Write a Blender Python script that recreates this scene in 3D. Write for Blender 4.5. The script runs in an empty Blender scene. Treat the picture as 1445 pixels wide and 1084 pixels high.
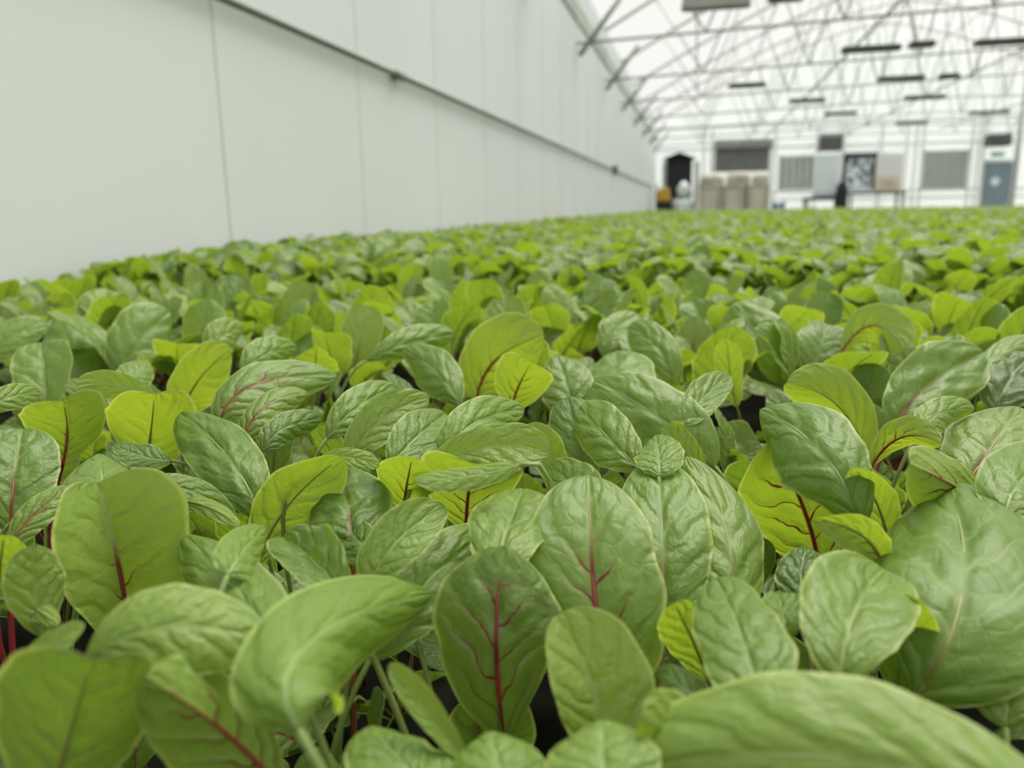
import bpy, math, random
import numpy as np
from mathutils import Vector, Matrix
rnd = random.Random(7)
S = bpy.context.scene
COL = S.collection
# ------------------------------------------------------------------ camera
FPX, CX, CY = 1130.0, 722.5, 542.0
ROLL = math.radians(0.8)
_a, _b = 984 - CX, CY - 291
_rh = _a * math.cos(ROLL) + _b * math.sin(ROLL)
_u0 = -_a * math.sin(ROLL) + _b * math.cos(ROLL)
PITCH = math.atan(_u0 / FPX)
YAW = math.atan(_rh * math.cos(PITCH) / FPX)
CAM = Vector((0, 0, 0.80))
_fh = Vector((-math.sin(YAW), math.cos(YAW), 0)); _rhv = Vector((math.cos(YAW), math.sin(YAW), 0))
FWD = _fh * math.cos(PITCH) - Vector((0, 0, 1)) * math.sin(PITCH)
_up = _fh * math.sin(PITCH) + Vector((0, 0, 1)) * math.cos(PITCH)
RGT = _rhv * math.cos(ROLL) - _up * math.sin(ROLL)
UPV = _up * math.cos(ROLL) + _rhv * math.sin(ROLL)
cd = bpy.data.cameras.new('camera'); cam = bpy.data.objects.new('camera', cd); COL.objects.link(cam)
cam.matrix_world = Matrix(((RGT.x, UPV.x, -FWD.x, CAM.x), (RGT.y, UPV.y, -FWD.y, CAM.y), (RGT.z, UPV.z, -FWD.z, CAM.z), (0, 0, 0, 1)))
cd.sensor_width = 36; cd.lens = FPX / 1445 * 36
cd.clip_start = 0.01; cd.clip_end = 300
cd.dof.use_dof = True; cd.dof.focus_distance = 0.36; cd.dof.aperture_fstop = 9.2
S.camera = cam
S.view_settings.view_transform = 'Standard'; S.view_settings.look = 'None'
S.view_settings.gamma = 1; S.view_settings.use_curve_mapping = False
S.view_settings.exposure = 0.0
S.cycles.max_bounces = 7; S.cycles.diffuse_bounces = 5; S.cycles.transmission_bounces = 5
S.cycles.transparent_max_bounces = 10; S.cycles.caustics_reflective = False; S.cycles.caustics_refractive = False
S.cycles.sample_clamp_indirect = 6
# ------------------------------------------------------------------ sky and sun
W = bpy.data.worlds.new('World'); S.world = W; W.use_nodes = True
nt = W.node_tree; bg = nt.nodes['Background']
tc = nt.nodes.new('ShaderNodeTexCoord'); sx = nt.nodes.new('ShaderNodeSeparateXYZ'); rp = nt.nodes.new('ShaderNodeValToRGB')
nt.links.new(tc.outputs['Generated'], sx.inputs[0]); nt.links.new(sx.outputs['Z'], rp.inputs[0]); nt.links.new(rp.outputs[0], bg.inputs[0])
rp.color_ramp.elements[0].position = 0.0; rp.color_ramp.elements[0].color = (0.72, 0.76, 0.80, 1)
rp.color_ramp.elements[1].position = 0.8; rp.color_ramp.elements[1].color = (1.0, 1.0, 0.97, 1)
bg.inputs[1].default_value = 0.9
sd = bpy.data.lights.new('hazy_sun', 'SUN'); sun = bpy.data.objects.new('hazy_sun', sd); COL.objects.link(sun)
sd.energy = 6.6; sd.angle = math.radians(48); sd.color = (1.0, 0.98, 0.94)
sun.location = (8, 20, 20)
sun.rotation_euler = Vector((-0.25, -0.50, -1.0)).to_track_quat('-Z', 'Y').to_euler()

# ------------------------------------------------------------------ helpers
def px_ray(x, y):
    return FWD + RGT * ((x - CX) / FPX) + UPV * ((CY - y) / FPX)
def at(x, y, d):
    return CAM + px_ray(x, y) * d
def canopy_depth(x, y, h):
    return -h / px_ray(x, y).z

def mat(name, color, rough=0.6, metal=0.0, noise=0.0, scale=8.0, bump=0.0):
    m = bpy.data.materials.new(name); m.use_nodes = True
    n = m.node_tree.nodes; l = m.node_tree.links; b = n['Principled BSDF']
    b.inputs['Roughness'].default_value = rough; b.inputs['Metallic'].default_value = metal
    t = n.new('ShaderNodeTexCoord'); z = n.new('ShaderNodeTexNoise'); z.inputs['Scale'].default_value = scale; z.inputs['Detail'].default_value = 4
    l.new(t.outputs['Object'], z.inputs['Vector'])
    r = n.new('ShaderNodeValToRGB'); l.new(z.outputs['Fac'], r.inputs[0])
    c = Vector(color)
    r.color_ramp.elements[0].position = 0.3; r.color_ramp.elements[1].position = 0.7
    r.color_ramp.elements[0].color = tuple(c * (1 - noise)) + (1,); r.color_ramp.elements[1].color = tuple(c * (1 + noise * 0.6)) + (1,)
    l.new(r.outputs[0], b.inputs['Base Color'])
    if bump:
        q = n.new('ShaderNodeBump'); q.inputs['Strength'].default_value = bump; q.inputs['Distance'].default_value = 0.002
        l.new(z.outputs['Fac'], q.inputs['Height']); l.new(q.outputs[0], b.inputs['Normal'])
    return m

class MB:
    def __init__(s): s.v = []; s.f = []
    def add(s, v, f):
        o = len(s.v); s.v += [tuple(p) for p in v]; s.f += [tuple(i + o for i in q) for q in f]; return s
    def box(s, x0, x1, y0, y1, z0, z1):
        v = [(x, y, z) for z in (z0, z1) for y in (y0, y1) for x in (x0, x1)]
        return s.add(v, [(0, 2, 3, 1), (4, 5, 7, 6), (0, 1, 5, 4), (2, 6, 7, 3), (0, 4, 6, 2), (1, 3, 7, 5)])
    def tube(s, pts, r, n=8, cap=True):
        pts = [Vector(p) for p in pts]; m = len(pts); rs = r if isinstance(r, (list, tuple)) else [r] * m
        v = []; ref = None
        for i, p in enumerate(pts):
            t = (pts[min(i + 1, m - 1)] - pts[max(i - 1, 0)]).normalized()
            if ref is None: ref = Vector((0, 0, 1)) if abs(t.z) < 0.9 else Vector((1, 0, 0))
            a = (ref - t * ref.dot(t)).normalized(); ref = a; b = t.cross(a)
            v += [p + (a * math.cos(k * 2 * math.pi / n) + b * math.sin(k * 2 * math.pi / n)) * rs[i] for k in range(n)]
        f = [(i * n + k, i * n + (k + 1) % n, (i + 1) * n + (k + 1) % n, (i + 1) * n + k) for i in range(m - 1) for k in range(n)]
        if cap: f += [tuple(range(n - 1, -1, -1)), tuple((m - 1) * n + k for k in range(n))]
        return s.add(v, f)
    def lathe(s, prof, c=(0, 0, 0), n=24):
        v = [(c[0] + r * math.cos(k * 2 * math.pi / n), c[1] + r * math.sin(k * 2 * math.pi / n), c[2] + z) for r, z in prof for k in range(n)]
        m = len(prof)
        f = [(i * n + k, i * n + (k + 1) % n, (i + 1) * n + (k + 1) % n, (i + 1) * n + k) for i in range(m - 1) for k in range(n)]
        return s.add(v, f + [tuple(range(n - 1, -1, -1)), tuple((m - 1) * n + k for k in range(n))])
    def prism(s, poly, y0, y1):          # outline in x, z pushed along y
        n = len(poly); v = [(x, y, z) for y in (y0, y1) for x, z in poly]
        return s.add(v, [tuple(range(n)), tuple(range(2 * n - 1, n - 1, -1))] + [(i, i + n, (i + 1) % n + n, (i + 1) % n) for i in range(n)])
    def build(s, name, m, parent=None, smooth=False, bevel=0.0):
        me = bpy.data.meshes.new(name); me.from_pydata(s.v, [], s.f); me.update()
        if smooth: me.polygons.foreach_set('use_smooth', [True] * len(me.polygons))
        me.materials.append(m)
        o = bpy.data.objects.new(name, me); COL.objects.link(o)
        if parent:
            o.parent = parent; o.matrix_parent_inverse = Matrix.Translation(-parent.location)
        if bevel:
            b = o.modifiers.new('edge', 'BEVEL'); b.width = bevel; b.segments = 2; b.limit_method = 'ANGLE'
        return o

def tag(o, label=None, cat=None, group=None, kind=None):
    if label: o['label'] = label
    if cat: o['category'] = cat
    if group: o['group'] = group
    if kind: o['kind'] = kind
    return o
def empty(name, loc, label=None, cat=None, group=None):
    o = bpy.data.objects.new(name, None); COL.objects.link(o); o.location = loc; o.empty_display_size = 0.02
    return tag(o, label, cat, group)
def struct(o, label=None, cat=None): return tag(o, label, cat, None, 'structure')

# ------------------------------------------------------------------ materials
def film_mat(name, tint, clear, haze):
    m = bpy.data.materials.new(name); m.use_nodes = True; n = m.node_tree.nodes; l = m.node_tree.links
    n.clear(); out = n.new('ShaderNodeOutputMaterial')
    tr = n.new('ShaderNodeBsdfTransparent'); tl = n.new('ShaderNodeBsdfTranslucent'); df = n.new('ShaderNodeBsdfDiffuse')
    tr.inputs[0].default_value = (*tint, 1); tl.inputs[0].default_value = (*tint, 1); df.inputs[0].default_value = (*tint, 1)
    a = n.new('ShaderNodeMixShader'); b = n.new('ShaderNodeMixShader')
    a.inputs[0].default_value = haze
    l.new(tl.outputs[0], a.inputs[1]); l.new(df.outputs[0], a.inputs[2])
    b.inputs[0].default_value = 1 - clear
    l.new(tr.outputs[0], b.inputs[1]); l.new(a.outputs[0], b.inputs[2]); l.new(b.outputs[0], out.inputs[0])
    return m
M_film = film_mat('roof_film', (0.97, 0.955, 0.91), 0.70, 0.3)
M_poly = film_mat('twin_wall_sheet', (0.95, 0.97, 0.96), 0.45, 0.45)
M_steel = mat('galvanised_steel', (0.44, 0.46, 0.42), 0.45, 0.4, 0.15, 3)
M_brace = mat('weathered_steel', (0.30, 0.32, 0.29), 0.5, 0.2, 0.2, 5)
M_conduit = mat('grey_conduit', (0.17, 0.19, 0.16), 0.5, 0.1, 0.1, 20)
M_dark = mat('dark_housing', (0.06, 0.065, 0.06), 0.5, 0.2, 0.2, 6)
M_black = mat('black_rubber', (0.012, 0.013, 0.014), 0.7, 0, 0.2, 6)
M_char = mat('charcoal_sheet', (0.16, 0.165, 0.17), 0.55, 0, 0.12, 4)
M_greyp = mat('grey_slats', (0.36, 0.38, 0.35), 0.6, 0, 0.1, 4)
M_white = mat('white_paint', (0.80, 0.81, 0.79), 0.5, 0, 0.05, 3)
M_cream = mat('cream_board', (0.72, 0.66, 0.52), 0.6, 0, 0.08, 3)
M_beige = mat('pale_beige_plastic', (0.64, 0.62, 0.52), 0.6, 0, 0.12, 3)
M_beige2 = mat('worn_beige_plastic', (0.50, 0.48, 0.41), 0.6, 0, 0.2, 5)
M_blue = mat('blue_grey_paint', (0.20, 0.27, 0.33), 0.5, 0, 0.08, 3)
M_bluec = mat('blue_plastic', (0.08, 0.17, 0.32), 0.5, 0, 0.1, 3)
M_yell = mat('yellow_plastic', (0.55, 0.34, 0.03), 0.45, 0, 0.1, 5)
M_iced = mat('frosted_white_plastic', (0.76, 0.84, 0.88), 0.3, 0, 0.08, 1.2)
M_green = mat('sign_green', (0.35, 0.55, 0.42), 0.5)
M_conc = mat('concrete', (0.36, 0.36, 0.34), 0.8, 0, 0.2, 2, 0.3)
M_raft = mat('raft_painted_shade', (0.011, 0.012, 0.008), 0.9, 0, 0.5, 40, 0.4)  # raft coloured near black to stand for the shade between leaves
M_raft.node_tree.nodes['Principled BSDF'].inputs['Specular IOR Level'].default_value = 0.05
M_bark = mat('bark', (0.09, 0.07, 0.05), 0.9, 0, 0.3, 12)
M_tree = mat('dark_tree_leaf', (0.05, 0.08, 0.03), 0.7, 0, 0.4, 6)
M_grassy = mat('outdoor_ground', (0.22, 0.24, 0.16), 0.9, 0, 0.3, 1.5)

def wall_mat():
    m = bpy.data.materials.new('white_ribbed_panel'); m.use_nodes = True; n = m.node_tree.nodes; l = m.node_tree.links; b = n['Principled BSDF']
    b.inputs['Base Color'].default_value = (0.80, 0.83, 0.79, 1); b.inputs['Roughness'].default_value = 0.5
    t = n.new('ShaderNodeTexCoord'); w = n.new('ShaderNodeTexWave'); w.bands_direction = 'Y'; w.inputs['Scale'].default_value = 14; w.inputs['Distortion'].default_value = 0.0
    l.new(t.outputs['Object'], w.inputs['Vector'])
    q = n.new('ShaderNodeBump'); q.inputs['Strength'].default_value = 0.10; q.inputs['Distance'].default_value = 0.002
    l.new(w.outputs['Fac'], q.inputs['Height']); l.new(q.outputs[0], b.inputs['Normal'])
    z = n.new('ShaderNodeTexNoise'); z.inputs['Scale'].default_value = 1.5; l.new(t.outputs['Object'], z.inputs['Vector'])
    r = n.new('ShaderNodeValToRGB'); r.color_ramp.elements[0].color = (0.625, 0.665, 0.668, 1); r.color_ramp.elements[1].color = (0.665, 0.705, 0.712, 1)
    l.new(z.outputs['Fac'], r.inputs[0]); l.new(r.outputs[0], b.inputs['Base Color'])
    return m
M_wall = wall_mat()
M_joint = mat('panel_joint', (0.48, 0.52, 0.50), 0.7)

def leaf_mat(name, source):
    m = bpy.data.materials.new(name); m.use_nodes = True; T = m.node_tree; N = T.nodes; K = T.links
    N.clear()
    def val(x): return x
    def mth(op, a, b=None, c=None, clamp=False):
        q = N.new('ShaderNodeMath'); q.operation = op; q.use_clamp = clamp
        for i, x in enumerate((a, b, c)):
            if x is None: continue
            if isinstance(x, (int, float)): q.inputs[i].default_value = x
            else: K.new(x, q.inputs[i])
        return q.outputs[0]
    def mixc(f, a, b):
        q = N.new('ShaderNodeMix'); q.data_type = 'RGBA'
        for i, x in ((0, f), (6, a), (7, b)):
            if isinstance(x, (int, float)): q.inputs[i].default_value = x
            elif isinstance(x, tuple): q.inputs[i].default_value = (*x, 1)
            else: K.new(x, q.inputs[i])
        return q.outputs[2]
    def ss(x, e0, e1):
        q = N.new('ShaderNodeMapRange'); q.interpolation_type = 'SMOOTHSTEP'; K.new(x, q.inputs[0])
        for i, e in ((1, e0), (2, e1)):
            if isinstance(e, (int, float)): q.inputs[i].default_value = e
            else: K.new(e, q.inputs[i])
        return q.outputs[0]
    uvn = N.new('ShaderNodeUVMap'); sp = N.new('ShaderNodeSeparateXYZ'); K.new(uvn.outputs[0], sp.inputs[0])
    u, v = sp.outputs[0], sp.outputs[1]
    if source == 'object':
        oi = N.new('ShaderNodeObjectInfo'); sc = N.new('ShaderNodeSeparateColor'); K.new(oi.outputs['Color'], sc.inputs[0])
        R, G, B = sc.outputs[0], sc.outputs[1], sc.outputs[2]; ran = oi.outputs['Random']
    else:
        at_ = N.new('ShaderNodeAttribute'); at_.attribute_name = 'tint'; sc = N.new('ShaderNodeSeparateColor'); K.new(at_.outputs['Color'], sc.inputs[0])
        R, G, B = sc.outputs[0], sc.outputs[1], sc.outputs[2]; ran = at_.outputs['Alpha']
    # noise that bends the veins
    cmb = N.new('ShaderNodeCombineXYZ'); K.new(u, cmb.inputs[0]); K.new(mth('MULTIPLY', v, 1.6), cmb.inputs[1]); K.new(mth('MULTIPLY', ran, 37.0), cmb.inputs[2])
    nz = N.new('ShaderNodeTexNoise'); nz.inputs['Scale'].default_value = 3.0; nz.inputs['Detail'].default_value = 2; K.new(cmb.outputs[0], nz.inputs['Vector'])
    dn = mth('SUBTRACT', nz.outputs['Fac'], 0.5)
    side = mth('SUBTRACT', mth('MULTIPLY', u, 2.0), 1.0)
    a = mth('ABSOLUTE', side)
    # midrib
    mw = mth('MULTIPLY_ADD', mth('SUBTRACT', 1.0, v), 0.055, 0.012)
    mid = mth('SUBTRACT', 1.0, ss(a, mth('MULTIPLY', mw, 0.5), mth('MULTIPLY', mw, 1.5)))
    # lateral veins, staggered from one side to the other, running forward to the margin
    sgn = mth('MULTIPLY', mth('GREATER_THAN', side, 0.0), 0.47)
    s = mth('ADD', mth('SUBTRACT', v, mth('MULTIPLY', mth('POWER', a, 1.2), 0.30)), mth('MULTIPLY', dn, 0.26))
    cell = mth('FRACT', mth('ADD', mth('MULTIPLY', s, 5.6), mth('ADD', sgn, ran)))
    dist = mth('ABSOLUTE', mth('SUBTRACT', cell, 0.5))
    lw = mth('MULTIPLY_ADD', mth('SUBTRACT', 1.0, a), 0.030, 0.012)
    lat = mth('SUBTRACT', 1.0, ss(dist, mth('MULTIPLY', lw, 0.6), mth('MULTIPLY', lw, 1.9)))
    lat = mth('MULTIPLY', lat, ss(mth('SUBTRACT', 1.0, a), 0.05, 0.35))
    # small net of veins
    vo = N.new('ShaderNodeTexVoronoi'); vo.feature = 'DISTANCE_TO_EDGE'; vo.inputs['Scale'].default_value = 8.5
    off = N.new('ShaderNodeVectorMath'); off.operation = 'MULTIPLY_ADD'; K.new(nz.outputs['Color'], off.inputs[0]); off.inputs[1].default_value = (0.22, 0.22, 0); K.new(cmb.outputs[0], off.inputs[2]); K.new(off.outputs[0], vo.inputs['Vector'])
    net = mth('SUBTRACT', 1.0, ss(vo.outputs['Distance'], 0.0, 0.09))
    # height: blade quilts up between veins
    quilt = mth('MULTIPLY', mth('POWER', mth('MULTIPLY', dist, 2.0), 1.0), -1.0)
    nb = N.new('ShaderNodeTexNoise'); nb.inputs['Scale'].default_value = 6.5; nb.inputs['Detail'].default_value = 1.0; K.new(cmb.outputs[0], nb.inputs['Vector'])
    qh = mth('MULTIPLY', ss(dist, 0.0, 0.36), mth('MULTIPLY_ADD', nb.outputs['Fac'], 1.3, 0.15))
    qh = mth('ADD', qh, mth('MULTIPLY', ss(vo.outputs['Distance'], 0.0, 0.16), 0.14))
    qh = mth('MULTIPLY', qh, ss(a, 0.0, 0.14))
    bmp = N.new('ShaderNodeBump'); bmp.inputs['Strength'].default_value = 0.55; bmp.inputs['Distance'].default_value = 0.0013; K.new(qh, bmp.inputs['Height'])
    # colours
    n2 = N.new('ShaderNodeTexNoise'); n2.inputs['Scale'].default_value = 2.2; n2.inputs['Detail'].default_value = 3; K.new(cmb.outputs[0], n2.inputs['Vector'])
    top = mixc(n2.outputs['Fac'], (0.092, 0.178, 0.026), (0.185, 0.295, 0.058))
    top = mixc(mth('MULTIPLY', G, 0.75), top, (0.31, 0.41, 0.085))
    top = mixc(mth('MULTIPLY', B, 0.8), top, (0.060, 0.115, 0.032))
    geo = N.new('ShaderNodeNewGeometry')
    und = mixc(0.45, top, (0.24, 0.34, 0.08))
    base = mixc(geo.outputs['Backfacing'], top, und)
    pale = (0.30, 0.40, 0.13)
    base = mixc(mth('MULTIPLY', net, 0.09), base, pale)
    base = mixc(mth('MULTIPLY', lat, 0.35), base, pale)
    edge = ss(a, 0.91, 0.985)
    base = mixc(mth('MULTIPLY', edge, 0.75), base, (0.42, 0.50, 0.16))
    rfall = ss(mth('SUBTRACT', mth('MULTIPLY_ADD', R, 0.75, 0.22), v), 0.0, 0.25)
    midf = mth('MULTIPLY', mid, mth('MULTIPLY', rfall, mth('MULTIPLY', R, 1.6, None, True), None, True), None, True)
    lfall = ss(mth('SUBTRACT', mth('MULTIPLY_ADD', R, 1.2, -0.32), mth('ADD', mth('MULTIPLY', a, 0.75), mth('MULTIPLY', v, 0.35))), 0.0, 0.3)
    latf = mth('MULTIPLY', lat, mth('MULTIPLY', lfall, rfall))
    redm = mth('MAXIMUM', midf, latf)
    red = (0.17, 0.018, 0.022)
    base = mixc(mth('MULTIPLY', mid, 0.25), base, pale)
    base = mixc(redm, base, red)
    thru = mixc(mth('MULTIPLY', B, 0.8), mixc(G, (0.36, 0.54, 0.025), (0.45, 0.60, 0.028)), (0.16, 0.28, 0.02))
    thru = mixc(mth('MULTIPLY', net, 0.12), thru, (0.30, 0.42, 0.02))
    thru = mixc(mth('MULTIPLY', lat, 0.35), thru, (0.28, 0.38, 0.03))
    thru = mixc(mth('MULTIPLY', edge, 0.6), thru, (0.80, 0.85, 0.20))
    thru = mixc(redm, thru, (0.13, 0.006, 0.006))
    pb = N.new('ShaderNodeBsdfPrincipled'); K.new(base, pb.inputs['Base Color']); K.new(bmp.outputs[0], pb.inputs['Normal'])
    pb.inputs['Roughness'].default_value = 0.40; pb.inputs['Specular IOR Level'].default_value = 0.42
    tl = N.new('ShaderNodeBsdfTranslucent'); K.new(thru, tl.inputs[0]); K.new(bmp.outputs[0], tl.inputs['Normal'])
    mx = N.new('ShaderNodeMixShader'); mx.inputs[0].default_value = 0.37
    K.new(pb.outputs[0], mx.inputs[1]); K.new(tl.outputs[0], mx.inputs[2])
    out = N.new('ShaderNodeOutputMaterial'); K.new(mx.outputs[0], out.inputs[0])
    return m
M_leaf = leaf_mat('beet_leaf', 'object')
M_field = leaf_mat('beet_leaf_far', 'attribute')
def stalk_mat():
    m = bpy.data.materials.new('beet_stalk'); m.use_nodes = True; n = m.node_tree.nodes; l = m.node_tree.links; b = n['Principled BSDF']
    oi = n.new('ShaderNodeObjectInfo'); sc = n.new('ShaderNodeSeparateColor'); l.new(oi.outputs['Color'], sc.inputs[0])
    at_ = n.new('ShaderNodeUVMap'); sp = n.new('ShaderNodeSeparateXYZ'); l.new(at_.outputs[0], sp.inputs[0])
    mr = n.new('ShaderNodeMapRange'); l.new(sp.outputs[1], mr.inputs[0]); mr.inputs[1].default_value = 0.55; mr.inputs[2].default_value = 1.0; mr.inputs[3].default_value = 1.0; mr.inputs[4].default_value = 0.35
    mu = n.new('ShaderNodeMath'); mu.operation = 'MULTIPLY'; l.new(mr.outputs[0], mu.inputs[0]); l.new(sc.outputs[0], mu.inputs[1])
    mu2 = n.new('ShaderNodeMath'); mu2.operation = 'MULTIPLY'; mu2.inputs[1].default_value = 1.8; mu2.use_clamp = True; l.new(mu.outputs[0], mu2.inputs[0])
    mx = n.new('ShaderNodeMix'); mx.data_type = 'RGBA'; l.new(mu2.outputs[0], mx.inputs[0])
    mx.inputs[6].default_value = (0.19, 0.30, 0.085, 1); mx.inputs[7].default_value = (0.24, 0.018, 0.028, 1)
    l.new(mx.outputs[2], b.inputs['Base Color']); b.inputs['Roughness'].default_value = 0.4
    return m
M_stalk = stalk_mat()

# ------------------------------------------------------------------ leaf geometry
def blade_mesh(name, curve, side_fn, wid, nt_, nu, fold, cup, wav, puck, seed, flip=False, asym=0.0):
    """curve(t)->Vector, side_fn(t, T, p)->unit side vector, wid = greatest half width"""
    q = random.Random(seed); ph = [q.uniform(0, 6.28) for _ in range(6)]; fr = [q.uniform(6, 11), q.uniform(13, 20)]
    lobes = q.uniform(0.02, 0.06); ea = q.uniform(0.58, 0.92); eb = q.uniform(0.43, 0.62); pk = (ea / (ea + eb)) ** ea * (eb / (ea + eb)) ** eb
    verts = []; uvs = []; mids = []
    for i in range(nt_):
        t = 0.5 - 0.5 * math.cos(math.pi * i / (nt_ - 1)); t = t * 0.7 + 0.3 * i / (nt_ - 1)
        p = curve(t); T = (curve(min(t + 0.01, 1.0)) - curve(max(t - 0.01, 0.0))).normalized()
        Sd = side_fn(t, T, p); Nn = Sd.cross(T)
        if flip: Nn = -Nn
        prof = (max(t, 0) ** ea) * (max(1 - t, 0) ** eb) / pk
        mids.append((p.copy(), Nn.copy()))
        for j in range(nu):
            s = -1 + 2 * j / (nu - 1); a = abs(s)
            k = 0 if s < 0 else 1
            w = wid * prof * (1 + lobes * math.sin(fr[0] * t + ph[k]) + lobes * 0.5 * math.sin(fr[1] * 1.6 * t + ph[k + 2])) * (1 + asym * s)
            h = fold * a * w + cup * (a * a) * w * 1.0
            h += wav * wid * (a ** 2.2) * (math.sin(fr[0] * t + ph[k]) * 0.7 + math.sin(fr[1] * t + ph[k + 2]) * 0.3) * min(1, prof * 1.4)
            sl = t - 0.30 * a ** 1.2; c = (sl * 5.6 + (0.47 if s > 0 else 0) + ph[4]) % 1.0
            h += puck * wid * (math.sin(math.pi * c) ** 0.8) * (min(1, a * 4)) * (1 - a ** 3) * prof
            h += puck * 0.5 * wid * math.sin(9 * s + ph[5]) * math.sin(17 * t + ph[4]) * prof
            ww = w * (1 - 0.18 * abs(fold) - 0.1 * abs(cup))
            verts.append(p + Sd * (s * ww) + Nn * h); uvs.append(((s + 1) / 2, t))
    faces = []
    for i in range(nt_ - 1):
        for j in range(nu - 1):
            f = (i * nu + j, i * nu + j + 1, (i + 1) * nu + j + 1, (i + 1) * nu + j)
            faces.append(f[::-1] if flip else f)
    return verts, faces, uvs, mids

def make_mesh(name, verts, faces, uvs, m):
    me = bpy.data.meshes.new(name); me.from_pydata([tuple(v) for v in verts], [], faces); me.update()
    uvl = me.uv_layers.new(name='UVMap'); li = np.empty(len(me.loops), dtype=np.int32); me.loops.foreach_get('vertex_index', li)
    uvl.data.foreach_set('uv', np.array(uvs, dtype=np.float32)[li].ravel())
    me.polygons.foreach_set('use_smooth', [True] * len(me.polygons)); me.materials.append(m)
    return me

def stalk_mesh(name, pet, mids, off, r_base, r_leaf, r_tip, n=7):
    pts = [Vector(p) for p in pet]; rs = [r_base + (r_leaf - r_base) * i / max(1, len(pet) - 1) for i in range(len(pet))]
    k = len(mids); last = int(k * 0.86)
    for i in range(1, last):
        p, Nn = mids[i]; f = i / last; r = r_leaf + (r_tip - r_leaf) * f ** 0.7
        pts.append(p - Nn * (r * off)); rs.append(r)
    mb = MB(); mb.tube(pts, rs, n)
    m = len(pts); npet = len(pet)
    uv = []
    for i in range(m):
        g = 0.5 * i / max(1, npet - 1) if i < npet else 0.5 + 0.5 * (i - npet) / max(1, m - npet - 1)
        uv += [(k / n, g) for k in range(n)]
    return make_mesh(name, mb.v, mb.f, uv, M_stalk)

def bez3(a, b, c):
    # quadratic through the middle point at t = 0.5
    k = b * 2 - (a + c) * 0.5
    return lambda t: a * (1 - t) ** 2 + k * (2 * t * (1 - t)) + c * t * t

BED_Z = 0.585
def add_leaf(parent, lm, sm, color, loc=None, rot=None, sc=1.0):
    o = bpy.data.objects.new('leaf', lm); COL.objects.link(o); o.parent = parent; o.color = color
    if rot: o.rotation_euler = rot
    o.scale = (sc, sc, sc)
    s = bpy.data.objects.new('leaf_stalk', sm); COL.objects.link(s); s.parent = o; s.color = color
    return o

# ------------------------------------------------------------------ leaf templates for the plants that fill the bed
TPL = []
def template(seed, lp, lb, wid, e0, e1, fold, cup, wav, puck, twist, roll, nt_=20, nu=11):
    n = 60; pts = [Vector((0, 0, 0))]; L = lp + lb
    q = random.Random(seed); sway = q.uniform(-0.25, 0.25)
    for i in range(n):
        f = (i + 0.5) / n; e = e0 + (e1 - e0) * f ** 1.7
        d = Vector((sway * f * math.cos(e), math.cos(e), math.sin(e))).normalized()
        pts.append(pts[-1] + d * (L / n))
    def path(s):
        x = max(0, min(0.99999, s / L)) * n; i = int(x); return pts[i].lerp(pts[i + 1], x - i)
    curve = lambda t: path(lp + lb * t)
    def side(t, T, p):
        X = Vector((1, 0, 0)); X = (X - T * X.dot(T)).normalized(); Y = T.cross(X)
        a = roll + twist * (t - 0.3)
        return X * math.cos(a) + Y * math.sin(a)
    v, f, uv, mids = blade_mesh('leaf', curve, lambda t, T, p: side(t, T, p), wid, nt_, nu, fold, cup, wav, puck, seed)
    lm = make_mesh('leaf', v, f, uv, M_leaf)
    pet = [path(lp * k / 6) for k in range(7)]
    sm = stalk_mesh('leaf_stalk', pet, mids, 0.85, 0.0014, 0.0009, 0.0002, 6)
    return lm, sm
R_ = math.radians
for i in range(26):
    q = random.Random(100 + i)
    lp = q.uniform(0.038, 0.060); lb = q.uniform(0.050, 0.074); wid = lb * q.uniform(0.27, 0.37)
    e0 = R_(q.uniform(66, 88)); e1 = R_(q.choice([q.uniform(10, 60), q.uniform(-65, 10), q.uniform(-45, 20)]))
    TPL.append(template(200 + i, lp, lb, wid, e0, e1, q.uniform(-0.15, 0.45), q.uniform(-0.35, 0.3), q.uniform(0.06, 0.20), q.uniform(0.02, 0.10), q.uniform(-0.8, 0.8), q.uniform(-0.35, 0.35)))

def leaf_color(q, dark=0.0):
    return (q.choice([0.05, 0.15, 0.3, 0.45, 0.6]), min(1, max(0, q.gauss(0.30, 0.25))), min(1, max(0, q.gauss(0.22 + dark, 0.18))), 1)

def filler_leaves(parent, q, n, s0, s1, tilt=0.2, dark=0.0):
    az = q.uniform(0, 6.28)
    for k in range(n):
        lm, sm = TPL[q.randrange(len(TPL))]
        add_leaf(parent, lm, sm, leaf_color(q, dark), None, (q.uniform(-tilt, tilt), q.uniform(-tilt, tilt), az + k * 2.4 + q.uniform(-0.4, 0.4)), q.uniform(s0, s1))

# ------------------------------------------------------------------ the plants that show well, leaf by leaf
HERO_ROOTS = []
_seed = [1000]
def L(b, m, t, w, lean=0.02, bow=0.0, roll=(0, 0), fold=0.1, cup=0.0, wav=0.08, puck=0.03, red=0.2, yel=0.25, dark=0.1, h=0.098, d=None, asym=0.0, rib=1.0):
    return dict(b=b, m=m, t=t, w=w, lean=lean, bow=bow, roll=roll, fold=fold, cup=cup, wav=wav, puck=puck, red=red, yel=yel, dark=dark, h=h, d=d, asym=asym, rib=rib)

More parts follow.
